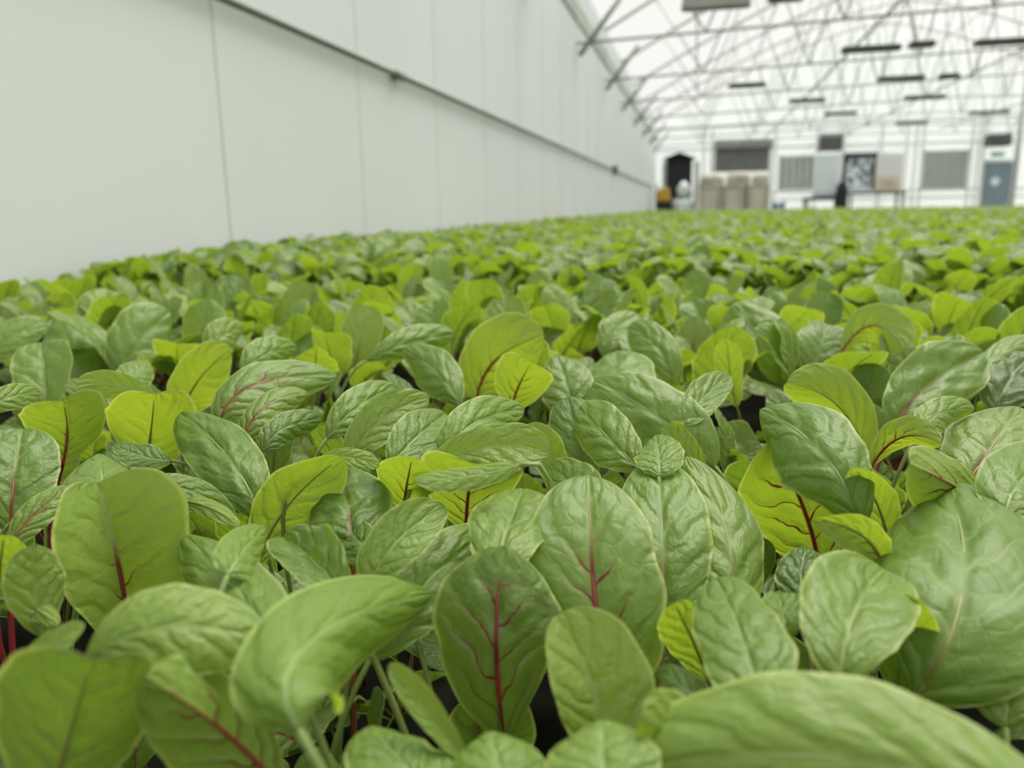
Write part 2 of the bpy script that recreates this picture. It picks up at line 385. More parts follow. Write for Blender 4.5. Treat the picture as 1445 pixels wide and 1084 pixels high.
def P(label, *leaves, low=2):
    low = low * 2 + 1 if low else 1
    _seed[0] += 1; q = random.Random(_seed[0])
    built = []
    for lf in leaves:
        lf['fold'] += q.uniform(-0.12, 0.16); lf['cup'] += q.uniform(-0.22, 0.08); lf['wav'] += q.uniform(0, 0.06)
        lf['roll'] = (lf['roll'][0], lf['roll'][1] + q.uniform(-14, 14))
        pts = [lf['b'], lf['m'], lf['t']]
        ref = min(pts, key=lambda p: p[1])
        d0 = lf['d'] or canopy_depth(ref[0], ref[1], lf['h'])
        ln = lf['lean'] * (2.0 if lf['d'] is None else 1.0)
        bow = lf['bow'] - 0.24 * ln
        A = at(*lf['b'], max(0.09, d0 - ln * 0.5)); Mm = at(*lf['m'], d0 + bow); Z = at(*lf['t'], d0 + ln * 0.5)
        if A.z < BED_Z + 0.012:       # keep the blade clear of the bed
            dd = (A - CAM).length; A = CAM + (A - CAM) * ((CAM.z - BED_Z - 0.014) / (CAM.z - A.z))
        cv = bez3(A, Mm, Z); dx = lf['t'][0] - lf['b'][0]
        r0, r1 = R_(lf['roll'][0]), R_(lf['roll'][1])
        if abs(dx) > 25 and lf['lean'] >= 0: r0, r1 = math.copysign(r0, dx), r1 * (1 if r0 * dx >= 0 else -1)
        def side(t, T, p, r0=r0, r1=r1):
            V = (CAM - p).normalized(); s0 = T.cross(V)
            s0 = s0.normalized() if s0.length > 1e-4 else RGT.copy()
            n0 = s0.cross(T)
            r = r0 + (r1 - r0) * t
            return s0 * math.cos(r) + n0 * math.sin(r)
        # half width in the world from the width that shows in the photograph
        cosr = max(0.45, abs(math.cos((r0 + r1) / 2)))
        wid = 0.5 * lf['w'] * d0 / FPX / cosr
        under = lf['lean'] < 0
        built.append((lf, A, cv, side, wid, under))
    roots = []
    for lf, A, cv, *_ in built:
        T = (cv(0.05) - cv(0)).normalized()
        r = A - T * min(0.045, (A.z - BED_Z) * 0.7); roots.append(Vector((r.x, r.y, BED_Z)))
    root = sum(roots, Vector()) / len(roots)
    o = empty('beet_plant', root, label, 'plant', 'beet plants that show well at the front of the bed')
    HERO_ROOTS.append(root)
    for k, (lf, A, cv, side, wid, under) in enumerate(built):
        _seed[0] += 1
        c2 = lambda t, cv=cv: cv(t) - root
        s2 = lambda t, T, p, side=side: side(t, T, p + root)
        # top face towards the camera, or the underside where the blade hangs over towards it
        v, f, uv, mids = blade_mesh('leaf', c2, s2, wid, 34, 21, lf['fold'] * (-1 if under else 1), lf['cup'] * (-1 if under else 1), lf['wav'], lf['puck'], _seed[0], flip=under, asym=lf['asym'])
        lm = make_mesh('leaf', v, f, uv, M_leaf)
        B0 = A - root; T = (cv(0.05) - cv(0)).normalized(); ctrl = B0 - T * min(0.03, 0.5 * B0.z)
        foot = Vector((q.uniform(-0.003, 0.003), q.uniform(-0.003, 0.003), 0))
        pet = [foot * (1 - t) ** 2 + ctrl * 2 * t * (1 - t) + B0 * t * t for t in [i / 7 for i in range(8)]]
        rr = lf['rib'] * min(0.0014, 0.0007 + wid * 0.02)
        sm = stalk_mesh('leaf_stalk', pet, mids, 0.85, rr * 1.35, rr, 0.0002, 8)
        add_leaf(o, lm, sm, (lf['red'], lf['yel'], lf['dark'], 1))
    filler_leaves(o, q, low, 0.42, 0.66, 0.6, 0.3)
    return o

# --- nearest, out of focus
P('very large blurred pale beet leaf at the bottom corner away from the wall', L((1540, 1190), (1215, 1075), (880, 1085), 250, 0.03, 0.006, (-12, -5), -0.1, -0.25, 0.03, 0.01, 0.1, 0.45, 0.0, d=0.165), low=0)
P('dark blurred beet plant with bent red ribbed leaf at the bottom corner beside the wall',
  L((410, 1135), (330, 1045), (205, 955), 150, -0.02, 0.0, (-20, 0), -0.25, -0.25, 0.05, 0.01, 0.9, 0.45, 0.0, d=0.185),
  L((60, 1170), (95, 1050), (130, 930), 235, -0.015, 0.0, (0, 0), -0.1, -0.2, 0.05, 0.01, 0.3, 0.2, 0.9, d=0.172), low=0)  # dark tint of this leaf paints in shade from the leaf above
P('pale blurred beet leaf lying flat with its blunt tip over the bottom corner', L((120, 932), (235, 885), (376, 905), 135, 0.01, 0.0, (12, 10), 0.05, -0.15, 0.05, 0.01, 0.05, 0.5, 0.0, d=0.192), low=0)
P('narrow blurred beet leaf turned edge on at the bottom wall side corner', L((-60, 1010), (35, 945), (118, 878), 40, 0.01, 0, (30, 20), 0.2, 0, 0.08, 0.01, 0.1, 0.5, 0.0, d=0.20), low=0)
P('short beet plant with rounded leaf tops cut by the bottom edge at centre',
  L((640, 1150), (570, 1080), (525, 1024), 120, 0.02, 0.0, (-20, -30), -0.05, -0.25, 0.04, 0.06, 0.05, 0.25, 0.15, d=0.20),
  L((720, 1160), (705, 1090), (690, 1032), 150, 0.02, 0.0, (5, 5), 0.05, -0.2, 0.06, 0.02, 0.05, 0.25, 0.1, d=0.185), low=1)
P('blurred light green round leaf rising from the bottom edge below the tall veined leaf', L((850, 1160), (850, 1085), (850, 1016), 165, 0.02, 0.0, (0, 0), -0.05, -0.25, 0.05, 0.02, 0.05, 0.4, 0.05, d=0.175), low=0)
P('bright yellow green blurred leaf poking up behind the very large corner leaf', L((1010, 1110), (965, 1050), (905, 1012), 110, -0.02, 0, (0, 0), 0.0, -0.1, 0.04, 0.0, 0.1, 0.7, 0.0, d=0.185), low=0)
# --- left front
P('broad two toned beet leaf folded along its red rib in front of the wall',
  L((184, 905), (165, 790), (136, 682), 200, 0.0, -0.004, (-4, -4), 0.85, 0.1, 0.04, 0.015, 0.62, 0.5, 0.0), low=2)
P('puckered pale beet leaf leaning down beside the two toned folded leaf', L((400, 925), (335, 835), (258, 754), 105, 0.045, -0.004, (10, 10), -0.1, -0.15, 0.07, 0.09, 0.05, 0.2, 0.1), low=1)
P('beet plant with flat topped dull green leaf and arching red ribbed leaf below',
  L((150, 755), (145, 690), (140, 640), 110, 0.03, 0, (0, 0), -0.1, -0.2, 0.03, 0.02, 0.1, 0.25, 0.1),
  L((5, 790), (40, 735), (100, 688), 42, 0.01, 0, (35, 20), 0.1, -0.2, 0.05, 0.02, 0.9, 0.3, 0.05, h=0.10), low=1)
P('beet plant at the picture edge with upright puckered leaf and thin red rib', L((14, 750), (20, 675), (32, 605), 118, 0.015, 0, (0, 0), 0.1, -0.1, 0.04, 0.06, 0.55, 0.12, 0.25), low=1)
P('yellow green spoon shaped leaf on a thin red stalk near the picture edge', L((88, 655), (95, 610), (88, 566), 122, -0.012, 0.0, (-5, 0), -0.1, -0.25, 0.04, 0.03, 0.6, 0.45, 0.0), low=1)
P('glowing yellow leaf with a lopsided top above a dark oval shadowed leaf', L((206, 668), (213, 610), (218, 556), 130, -0.025, 0.0, (10, 0), -0.05, -0.2, 0.05, 0.02, 0.45, 0.85, 0.0),
  L((242, 650), (205, 645), (160, 628), 40, 0.0, 0, (30, 30), 0.0, -0.1, 0.05, 0.02, 0.1, 0.1, 0.5, h=0.115), low=1)  # lower leaf's dark tint stands for the shadow over it
P('deeply crinkled long oval beet leaf leaning toward the wall', L((368, 735), (325, 650), (254, 583), 88, 0.035, -0.006, (8, 8), -0.1, -0.25, 0.04, 0.14, 0.05, 0.1, 0.2), low=1)
P('yellow backlit leaf with a sharp raised tip behind the lopsided yellow leaf', L((256, 590), (278, 540), (326, 494), 78, -0.025, 0.0, (-8, 10), 0.1, 0.0, 0.03, 0.02, 0.5, 0.85, 0.0), low=1)
P('beet plant with two arching leaves showing red ribs underneath beside the crinkled oval leaf',
  L((310, 606), (355, 545), (475, 530), 66, 0.03, 0.0, (-35, -20), -0.1, -0.3, 0.05, 0.05, 0.9, 0.2, 0.05),
  L((343, 628), (372, 575), (434, 554), 46, 0.02, 0.0, (-30, -15), -0.05, -0.25, 0.06, 0.04, 0.8, 0.3, 0.05),
  L((372, 640), (400, 605), (454, 592), 46, 0.02, 0, (0, 0), 0, -0.2, 0.05, 0.03, 0.3, 0.1, 0.5, h=0.11), low=1)
P('large backlit leaf with a bright rolled margin leaning toward the centre', L((362, 800), (405, 715), (484, 645), 100, -0.008, 0.0, (-10, -15), 0.2, 0.1, 0.04, 0.03, 0.1, 0.45, 0.1), low=1)
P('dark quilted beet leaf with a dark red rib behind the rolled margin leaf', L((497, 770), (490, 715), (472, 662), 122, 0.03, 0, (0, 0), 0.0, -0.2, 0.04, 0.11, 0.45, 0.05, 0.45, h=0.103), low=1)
P('small cupped crinkly leaf in the dark gap before the quilted leaf', L((488, 850), (450, 800), (400, 758), 86, 0.02, 0, (5, 15), 0.3, 0.25, 0.07, 0.12, 0.1, 0.15, 0.25, h=0.105), 
  L((545, 815), (515, 775), (490, 742), 60, 0.02, 0, (0, 0), 0, -0.1, 0.05, 0.06, 0.1, 0.1, 0.5, h=0.112), low=1)
P('slim leaf with glowing yellow margins leaning away from the wall near centre', L((520, 832), (560, 765), (628, 715), 78, 0.012, 0, (-15, -5), 0.15, 0.15, 0.04, 0.03, 0.1, 0.35, 0.15), low=1)
P('broad pale leaf arched over like a spoon at front of the centre', L((424, 1035), (445, 900), (610, 838), 150, 0.055, -0.004, (-22, -8), -0.15, -0.28, 0.03, 0.03, 0.05, 0.3, 0.0, h=0.10), low=1)
P('pale puckered leaf slanting behind the arched spoon leaf', L((520, 935), (600, 825), (694, 748), 105, 0.025, 0, (-12, 0), 0.1, -0.1, 0.04, 0.07, 0.05, 0.3, 0.05, h=0.112), low=1)
P('smooth folded leaf like a thick strap rising before the dark red veined leaf', L((660, 1080), (598, 1000), (550, 936), 44, 0.0, 0, (25, 15), 0.35, 0, 0.02, 0.0, 0.05, 0.45, 0.1, h=0.112), low=1)
P('dark glossy beet leaf with forked crimson veins standing at front centre',
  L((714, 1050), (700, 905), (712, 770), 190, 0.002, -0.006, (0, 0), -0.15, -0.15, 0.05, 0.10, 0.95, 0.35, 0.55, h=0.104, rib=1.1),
  L((690, 830), (715, 750), (738, 690), 118, 0.03, 0.0, (12, 12), 0.15, -0.1, 0.05, 0.09, 0.3, 0.35, 0.0), low=1)
P('tall smooth beet leaf with straight crimson rib standing tallest at the front', L((862, 1010), (838, 830), (832, 671), 205, 0.018, -0.006, (0, 2), 0.05, -0.14, 0.025, 0.03, 0.78, 0.16, 0.05, h=0.090), low=1)
P('curled leaf with lime margin wrapping in front of the tall crimson ribbed leaf',
  L((835, 1085), (840, 985), (785, 868), 150, 0.01, 0, (-15, -35), 0.45, 0.1, 0.05, 0.02, 0.1, 0.55, 0.0, d=0.215, asym=0.1), low=1)
# --- centre and right front
P('pale flat faced oval leaf just behind the tall crimson ribbed leaf', L((935, 885), (935, 760), (925, 647), 142, 0.03, 0, (0, 0), 0.05, -0.12, 0.03, 0.05, 0.35, 0.15, 0.0), low=1)
P('long pale leaf with wavy margin leaning on the pale oval leaf', L((1015, 885), (1030, 770), (970, 644), 108, 0.03, 0, (18, 15), -0.2, -0.15, 0.06, 0.06, 0.35, 0.35, 0.0), low=1)
P('smooth dull green leaf leaning in front of the gap with dark stems', L((1080, 1030), (1050, 910), (1010, 815), 128, 0.03, 0, (-5, -5), 0.05, -0.1, 0.03, 0.025, 0.1, 0.12, 0.1), low=1)
P('broad leaf with pointed raised tip in front of the dark stem gap', L((1190, 975), (1200, 880), (1245, 802), 152, 0.025, 0, (0, 0), 0.2, 0.05, 0.05, 0.08, 0.2, 0.3, 0.05, h=0.10), low=1)
P('very broad grey green leaf draped over beside a curled yellow leaf tip',
  L((1290, 985), (1360, 815), (1330, 680), 235, 0.05, -0.01, (-10, 5), -0.12, -0.25, 0.05, 0.06, 0.2, 0.08, 0.05, h=0.096),
  L((1255, 770), (1235, 705), (1203, 660), 62, -0.01, 0, (0, 10), 0.2, 0.2, 0.06, 0.02, 0.2, 0.75, 0.0), low=1)
P('small twisted lime leaf curling in the gap beside the red veined underside', L((1245, 800), (1215, 755), (1146, 733), 62, -0.01, 0, (-15, 25), 0.3, 0.2, 0.10, 0.04, 0.3, 0.6, 0.0, h=0.104), low=1)
P('beet plant with bold crimson veins on a lime underside beneath a drooping leaf',
  L((1158, 815), (1135, 720), (1085, 625), 160, -0.03, 0.0, (-5, -5), -0.1, -0.15, 0.05, 0.03, 1.0, 0.55, 0.05, h=0.108, rib=1.35),
  L((1215, 760), (1165, 645), (1072, 578), 122, 0.03, -0.012, (12, 8), -0.1, -0.25, 0.04, 0.05, 0.15, 0.05, 0.15, h=0.083),
  L((1220, 650), (1185, 575), (1110, 540), 88, -0.02, 0.0, (-5, 10), -0.1, -0.25, 0.05, 0.02, 0.15, 0.8, 0.0), low=2)
P('beet plant with thick bent crimson stalk beneath lime leaf at the picture edge',
  L((1440, 745), (1370, 700), (1285, 655), 95, -0.03, 0.0, (-15, -10), -0.15, -0.2, 0.07, 0.03, 1.0, 0.7, 0.0, h=0.10, rib=1.5),
  L((1420, 735), (1440, 680), (1500, 640), 110, 0.03, 0, (-15, 0), 0, -0.2, 0.05, 0.04, 0.2, 0.15, 0.0), low=1)
P('pale broad leaf with thin red rib slanting out past the picture edge', L((1360, 690), (1400, 630), (1440, 575), 125, 0.03, 0, (-8, 0), 0.05, -0.15, 0.04, 0.06, 0.5, 0.3, 0.0), low=1)
P('beet plant with arching lime leaf over a dark gap and pale leaf behind',
  L((1228, 660), (1270, 618), (1328, 624), 48, -0.02, 0, (-20, -10), -0.1, -0.3, 0.05, 0.02, 0.9, 0.75, 0.0),
  L((1290, 620), (1325, 585), (1375, 578), 48, 0.02, 0, (-20, 0), -0.1, -0.2, 0.05, 0.03, 0.2, 0.3, 0.0), low=1)
P('pale crinkled oval leaf with a red rib standing near the picture edge', L((1262, 602), (1310, 545), (1388, 497), 100, 0.03, 0, (-5, 5), 0.05, -0.1, 0.06, 0.12, 0.5, 0.1, 0.0), low=1)
P('beet plant with a dark quilted leaf under a pale arch at the picture edge',
  L((1405, 590), (1420, 545), (1455, 500), 80, 0.02, 0, (0, 0), 0.1, -0.1, 0.05, 0.13, 0.3, 0.0, 0.85, h=0.103),
  L((1385, 535), (1420, 495), (1490, 478), 40, 0.03, 0, (-25, -10), -0.1, -0.2, 0.05, 0.03, 0.1, 0.3, 0.0), low=1)
P('arched yellow leaf with a red rib along its lower edge in soft focus', L((1185, 500), (1230, 460), (1276, 492), 66, -0.02, 0.0, (-10, -5), -0.1, -0.25, 0.05, 0.02, 0.7, 0.75, 0.0), low=1)
P('tall puckered leaf with pointed tip beside a narrow yellow strip leaf',
  L((1095, 555), (1080, 490), (1034, 432), 88, 0.03, 0, (10, 10), -0.1, -0.1, 0.06, 0.12, 0.05, 0.08, 0.05),
  L((1040, 575), (1030, 525), (1026, 478), 40, -0.01, 0, (15, 10), 0.2, 0, 0.10, 0.02, 0.1, 0.85, 0.0), low=1)
P('small pale tongue of leaf before the tall puckered pointed leaf', L((962, 602), (990, 565), (1028, 528), 50, 0.03, 0, (-10, 0), 0.1, 0, 0.05, 0.09, 0.3, 0.2, 0.0), low=1)
P('pale broad quilted leaf facing up behind the wide slanting leaf', L((875, 585), (870, 535), (868, 496), 112, 0.04, 0, (0, 0), 0.0, -0.15, 0.05, 0.10, 0.2, 0.15, 0.0), low=1)
P('grey green arched leaf with drooping tip in soft focus past centre',
  L((955, 560), (930, 495), (886, 462), 58, 0.03, -0.01, (10, 5), -0.1, -0.25, 0.05, 0.05, 0.2, 0.08, 0.1),
  L((852, 505), (865, 470), (900, 443), 42, 0.02, 0, (-20, -5), 0.1, 0, 0.06, 0.06, 0.2, 0.15, 0.05), low=1)
P('wide slanting leaf with toothed wavy margin behind the pale oval leaf',
  L((1010, 660), (930, 590), (838, 537), 112, 0.025, 0, (5, 10), -0.05, -0.1, 0.05, 0.06, 0.1, 0.12, 0.05),
  L((905, 665), (860, 620), (812, 572), 80, 0.03, 0, (5, 5), 0.0, -0.1, 0.06, 0.05, 0.1, 0.25, 0.0), low=1)
P('small leaf with a wavy upright margin beside the pale oval leaf',
  L((930, 675), (930, 645), (925, 614), 66, 0.02, 0, (0, 0), 0, 0, 0.05, 0.04, 0.05, 0.3, 0.0),
  L((1005, 680), (965, 635), (943, 596), 40, 0.0, 0, (30, 15), 0.2, 0.1, 0.16, 0.03, 0.05, 0.35, 0.0), low=1)
P('glowing yellow leaf with curved red rib nearest the middle of the picture', L((672, 566), (700, 508), (768, 474), 108, -0.028, 0.0, (-6, 8), -0.05, -0.1, 0.06, 0.02, 0.62, 0.85, 0.0, h=0.094), low=1)
P('small yellow leaf with short straight red rib before the curved ribbed one', L((720, 582), (732, 545), (750, 512), 86, -0.022, 0.0, (0, 0), -0.1, -0.1, 0.05, 0.02, 0.8, 0.85, 0.0, h=0.096), low=1)
P('dull green pointed leaf sloping beside the glowing yellow curved rib leaf', L((650, 575), (615, 525), (566, 492), 64, 0.03, 0, (8, 8), 0, -0.15, 0.05, 0.05, 0.05, 0.1, 0.1), low=1)
P('pale flat leaf caught in light behind the dull pointed leaf', L((515, 510), (575, 485), (642, 472), 48, 0.03, 0, (-10, 0), 0, -0.15, 0.07, 0.10, 0.05, 0.15, 0.0), low=1)
P('slender leaf with bright margins pointing away from the wall near the middle', L((492, 655), (535, 595), (606, 560), 62, 0.012, 0, (-20, -10), 0.15, 0.15, 0.05, 0.02, 0.15, 0.4, 0.05), low=1)
P('puckered pale leaf lying behind the slender bright margined leaf', L((460, 620), (505, 575), (558, 545), 56, 0.03, 0, (-10, 0), 0, -0.15, 0.05, 0.10, 0.05, 0.15, 0.05), low=1)
P('folded grey leaf pair lying between two lime undersides near the middle',
  L((550, 660), (585, 620), (630, 584), 70, 0.03, 0, (-5, 0), 0.15, 0, 0.05, 0.05, 0.05, 0.1, 0.15),
  L((622, 640), (675, 595), (740, 578), 66, 0.035, 0, (-5, 0), 0, -0.15, 0.04, 0.05, 0.05, 0.2, 0.0), low=1)
P('long horizontal leaf with glowing upper face and pale flap below',
  L((600, 665), (690, 630), (775, 640), 68, 0.0, 0, (15, 15), 0.2, 0.0, 0.07, 0.03, 0.1, 0.5, 0.0),
  L((735, 655), (660, 672), (585, 676), 36, 0.0, 0, (35, 30), 0.1, -0.1, 0.06, 0.02, 0.05, 0.45, 0.0, h=0.098, d=0.285), low=1)
P('lime underside with a thick red rib hanging below the long horizontal leaf', L((658, 750), (660, 705), (668, 655), 150, -0.02, 0, (0, 0), -0.1, -0.1, 0.06, 0.02, 0.95, 0.6, 0.1, h=0.103, rib=1.2), low=1)
P('lime underside with thin red rib between rolled margin leaf and strap leaves', L((568, 728), (574, 685), (582, 645), 92, -0.02, 0, (0, 0), -0.05, -0.1, 0.07, 0.02, 0.7, 0.6, 0.0), 
  L((445, 650), (490, 645), (535, 658), 30, 0.0, 0, (30, 20), 0.1, 0, 0.10, 0.02, 0.1, 0.6, 0.0), low=1)
P('upright folded leaf with rippled pale margin right behind the tall crimson ribbed leaf',
  L((800, 715), (775, 660), (745, 598), 52, 0.0, 0, (30, 40), 0.3, 0.1, 0.13, 0.02, 0.05, 0.4, 0.0),
  L((830, 720), (810, 690), (775, 655), 80, 0.02, 0, (0, 0), 0, 0, 0.05, 0.03, 0.05, 0.12, 0.15), low=1)
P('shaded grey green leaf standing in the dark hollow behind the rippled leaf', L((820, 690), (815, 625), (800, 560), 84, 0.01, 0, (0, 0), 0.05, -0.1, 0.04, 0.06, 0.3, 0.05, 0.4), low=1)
P('mid green leaf standing beside the small yellow straight ribbed leaf', L((810, 590), (800, 545), (785, 500), 80, 0.02, 0, (0, 0), 0.1, -0.1, 0.05, 0.06, 0.1, 0.2, 0.15), low=1)
P('pair of dark flat leaves with a yellow edge before the crinkled oval leaf',
  L((185, 705), (260, 690), (335, 740), 46, 0.01, 0, (25, 25), 0, -0.15, 0.05, 0.03, 0.05, 0.1, 0.35, h=0.105),
  L((190, 720), (265, 708), (338, 742), 26, -0.01, 0, (20, 20), 0, -0.1, 0.06, 0.0, 0.05, 0.8, 0.0, h=0.106), low=1)
P('small pale wedge shaped leaf in front of the large rolled margin leaf', L((320, 815), (345, 775), (375, 743), 64, 0.03, 0, (0, 0), 0, -0.1, 0.04, 0.04, 0.05, 0.35, 0.0), low=1)
P('beet plant half cut off by the picture edge with yellowish rounded leaves',
  L((-5, 850), (0, 800), (5, 755), 60, -0.01, 0, (0, 0), 0, -0.1, 0.05, 0.03, 0.1, 0.55, 0.0),
  L((62, 900), (50, 830), (45, 770), 78, 0.0, 0, (0, 0), 0.1, 0, 0.05, 0.03, 0.1, 0.4, 0.1),
  L((-15, 850), (30, 850), (82, 882), 34, -0.01, 0, (15, 15), 0, -0.1, 0.04, 0.02, 0.1, 0.65, 0.0, h=0.115), low=1)
P('yellow green leaf half hidden behind the tall crimson ribbed leaf', L((1000, 960), (975, 900), (950, 852), 78, -0.015, 0, (0, 0), 0, -0.1, 0.04, 0.02, 0.1, 0.6, 0.05, h=0.115),
  L((1010, 1020), (970, 975), (925, 945), 50, 0.01, 0, (10, 10), 0, 0, 0.05, 0.03, 0.1, 0.15, 0.5, h=0.12), low=1)
P('pale leaf back peeping over the very large blurred corner leaf', L((1020, 1040), (1075, 985), (1150, 966), 58, 0.02, 0, (-15, 0), 0, -0.2, 0.04, 0.02, 0.05, 0.3, 0.0, d=0.215), low=0)
P('pale blurred leaf cut by the picture edge above the very large corner leaf', L((1420, 1030), (1425, 955), (1440, 880), 125, 0.03, 0, (5, 5), 0.1, -0.1, 0.06, 0.07, 0.05, 0.3, 0.0, d=0.235), low=1)
P('lime shaded leaf tucked under the very broad draped leaf', L((1262, 985), (1275, 910), (1295, 845), 82, -0.012, 0, (0, 0), 0, -0.1, 0.04, 0.02, 0.1, 0.5, 0.1, h=0.115), low=1)
P('tiny crumpled pale leaf between two smooth front leaves in the gap', L((1112, 905), (1105, 870), (1098, 836), 58, 0.01, 0, (0, 0), 0.2, 0.1, 0.12, 0.12, 0.1, 0.3, 0.05, h=0.11),
  L((1135, 875), (1130, 820), (1138, 772), 68, 0.01, 0, (0, 0), 0, -0.1, 0.04, 0.10, 0.2, 0.05, 0.75, h=0.116), low=1)
# --- second belt beside the wall
P('big pale rounded leaf behind the small yellow spoon shaped leaf', L((105, 565), (100, 500), (80, 444), 108, 0.03, 0, (0, 0), -0.1, -0.2, 0.04, 0.05, 0.1, 0.2, 0.05), low=1)
P('grey green leaf slanting away from the wall beside the big rounded leaf', L((170, 540), (195, 485), (240, 440), 92, 0.03, 0, (-5, 0), 0.05, -0.1, 0.04, 0.05, 0.3, 0.12, 0.1), low=1)
P('folded leaf with a pointed crest before the big pale rounded leaf', L((65, 580), (62, 530), (58, 483), 80, 0.02, 0, (15, 25), 0.25, 0, 0.06, 0.06, 0.1, 0.15, 0.05), low=1)
P('pale arched leaf reaching in from the picture edge toward the rounded leaf', L((-30, 520), (10, 480), (65, 452), 48, 0.02, 0, (-20, -10), 0, -0.2, 0.05, 0.04, 0.1, 0.3, 0.0), low=1)
P('small white edged leaf lying flat among yellow leaves near the wall',
  L((165, 590), (130, 560), (96, 536), 34, 0.02, 0, (10, 10), 0, -0.1, 0.05, 0.03, 0.05, 0.15, 0.0),
  L((225, 570), (165, 545), (108, 548), 44, -0.01, 0, (15, 15), 0, -0.1, 0.05, 0.02, 0.05, 0.6, 0.05),
  L((175, 555), (190, 530), (208, 508), 48, 0.02, 0, (0, 0), 0, -0.2, 0.04, 0.03, 0.05, 0.2, 0.0), low=1)
P('pale flat leaf cut by the picture edge above the upright red ribbed leaf', L((-40, 585), (10, 562), (58, 553), 36, 0.02, 0, (10, 10), 0, -0.15, 0.04, 0.02, 0.05, 0.35, 0.0), low=1)
P('curled yellow cup shaped leaf beside a pale leaf in soft focus',
  L((445, 540), (445, 515), (446, 488), 64, -0.012, 0, (0, 0), 0.2, 0.3, 0.06, 0.02, 0.3, 0.6, 0.0),
  L((340, 530), (375, 500), (420, 492), 50, 0.03, 0, (-5, 0), 0, -0.2, 0.05, 0.06, 0.05, 0.15, 0.0), low=1)
P('pale yellow rounded leaf behind the sharp tipped yellow leaf', L((300, 500), (315, 475), (345, 462), 50, 0.02, 0, (-5, 0), 0, -0.2, 0.05, 0.04, 0.05, 0.4, 0.0), low=1)
N_HERO = len(HERO_ROOTS)

# ------------------------------------------------------------------ plants in rows that fill the bed between and behind
ORD = 'first second third fourth fifth sixth seventh eighth ninth tenth eleventh twelfth thirteenth fourteenth fifteenth sixteenth seventeenth eighteenth nineteenth twentieth'.split()
ORD += ['twenty-' + w for w in ORD[:9]] + ['thirtieth'] + ['thirty-' + w for w in ORD[:9]]
def in_view(p, mar=40):
    q = p - CAM; z = q.dot(FWD)
    if z < 0.05: return None
    x = CX + FPX * q.dot(RGT) / z; y = CY - FPX * q.dot(UPV) / z
    return (x, y, z) if -mar < x < 1445 + mar else None
rows = []
y = 0.16
while y < 1.33:
    near = y < 0.66
    sp = 0.056 if y < 0.45 else 0.068 if near else 0.083
    row = []; x = -1.155 + rnd.uniform(0, 0.03)
    while x < 1.0:
        p = Vector((x + rnd.uniform(-0.018, 0.018), y + rnd.uniform(-0.02, 0.02), BED_Z))
        x += sp
        top = p + Vector((0, 0, 0.06 if near else 0.10))
        s = in_view(top, 10)
        if not s or s[1] > 1084 + 70: continue
        if near and s[1] > 470 and any((p - r).length < 0.026 for r in HERO_ROOTS): continue
        row.append((p, near))
    rows.append(row); y += 0.056 if y < 0.45 else 0.07 if near else 0.085
NPL = 0
for ri, row in enumerate(rows):
    for k, (p, near) in enumerate(row):
        NPL += 1; q = random.Random(5000 + NPL)
        dist = 'low beet plant among taller leaves' if near else 'young beet plant in soft focus'
        o = empty('beet_plant', p, f'{dist}, {ORD[k]} from the wall in {ORD[ri]} row from the camera', 'plant', 'beet plants in rows down the bed')
        far = p.y > 0.66
        if far: filler_leaves(o, q, q.choice([5, 6, 6]), 0.95, 1.2, 0.2)
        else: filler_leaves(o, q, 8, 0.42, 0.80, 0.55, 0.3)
print('PLANTS', N_HERO, NPL)

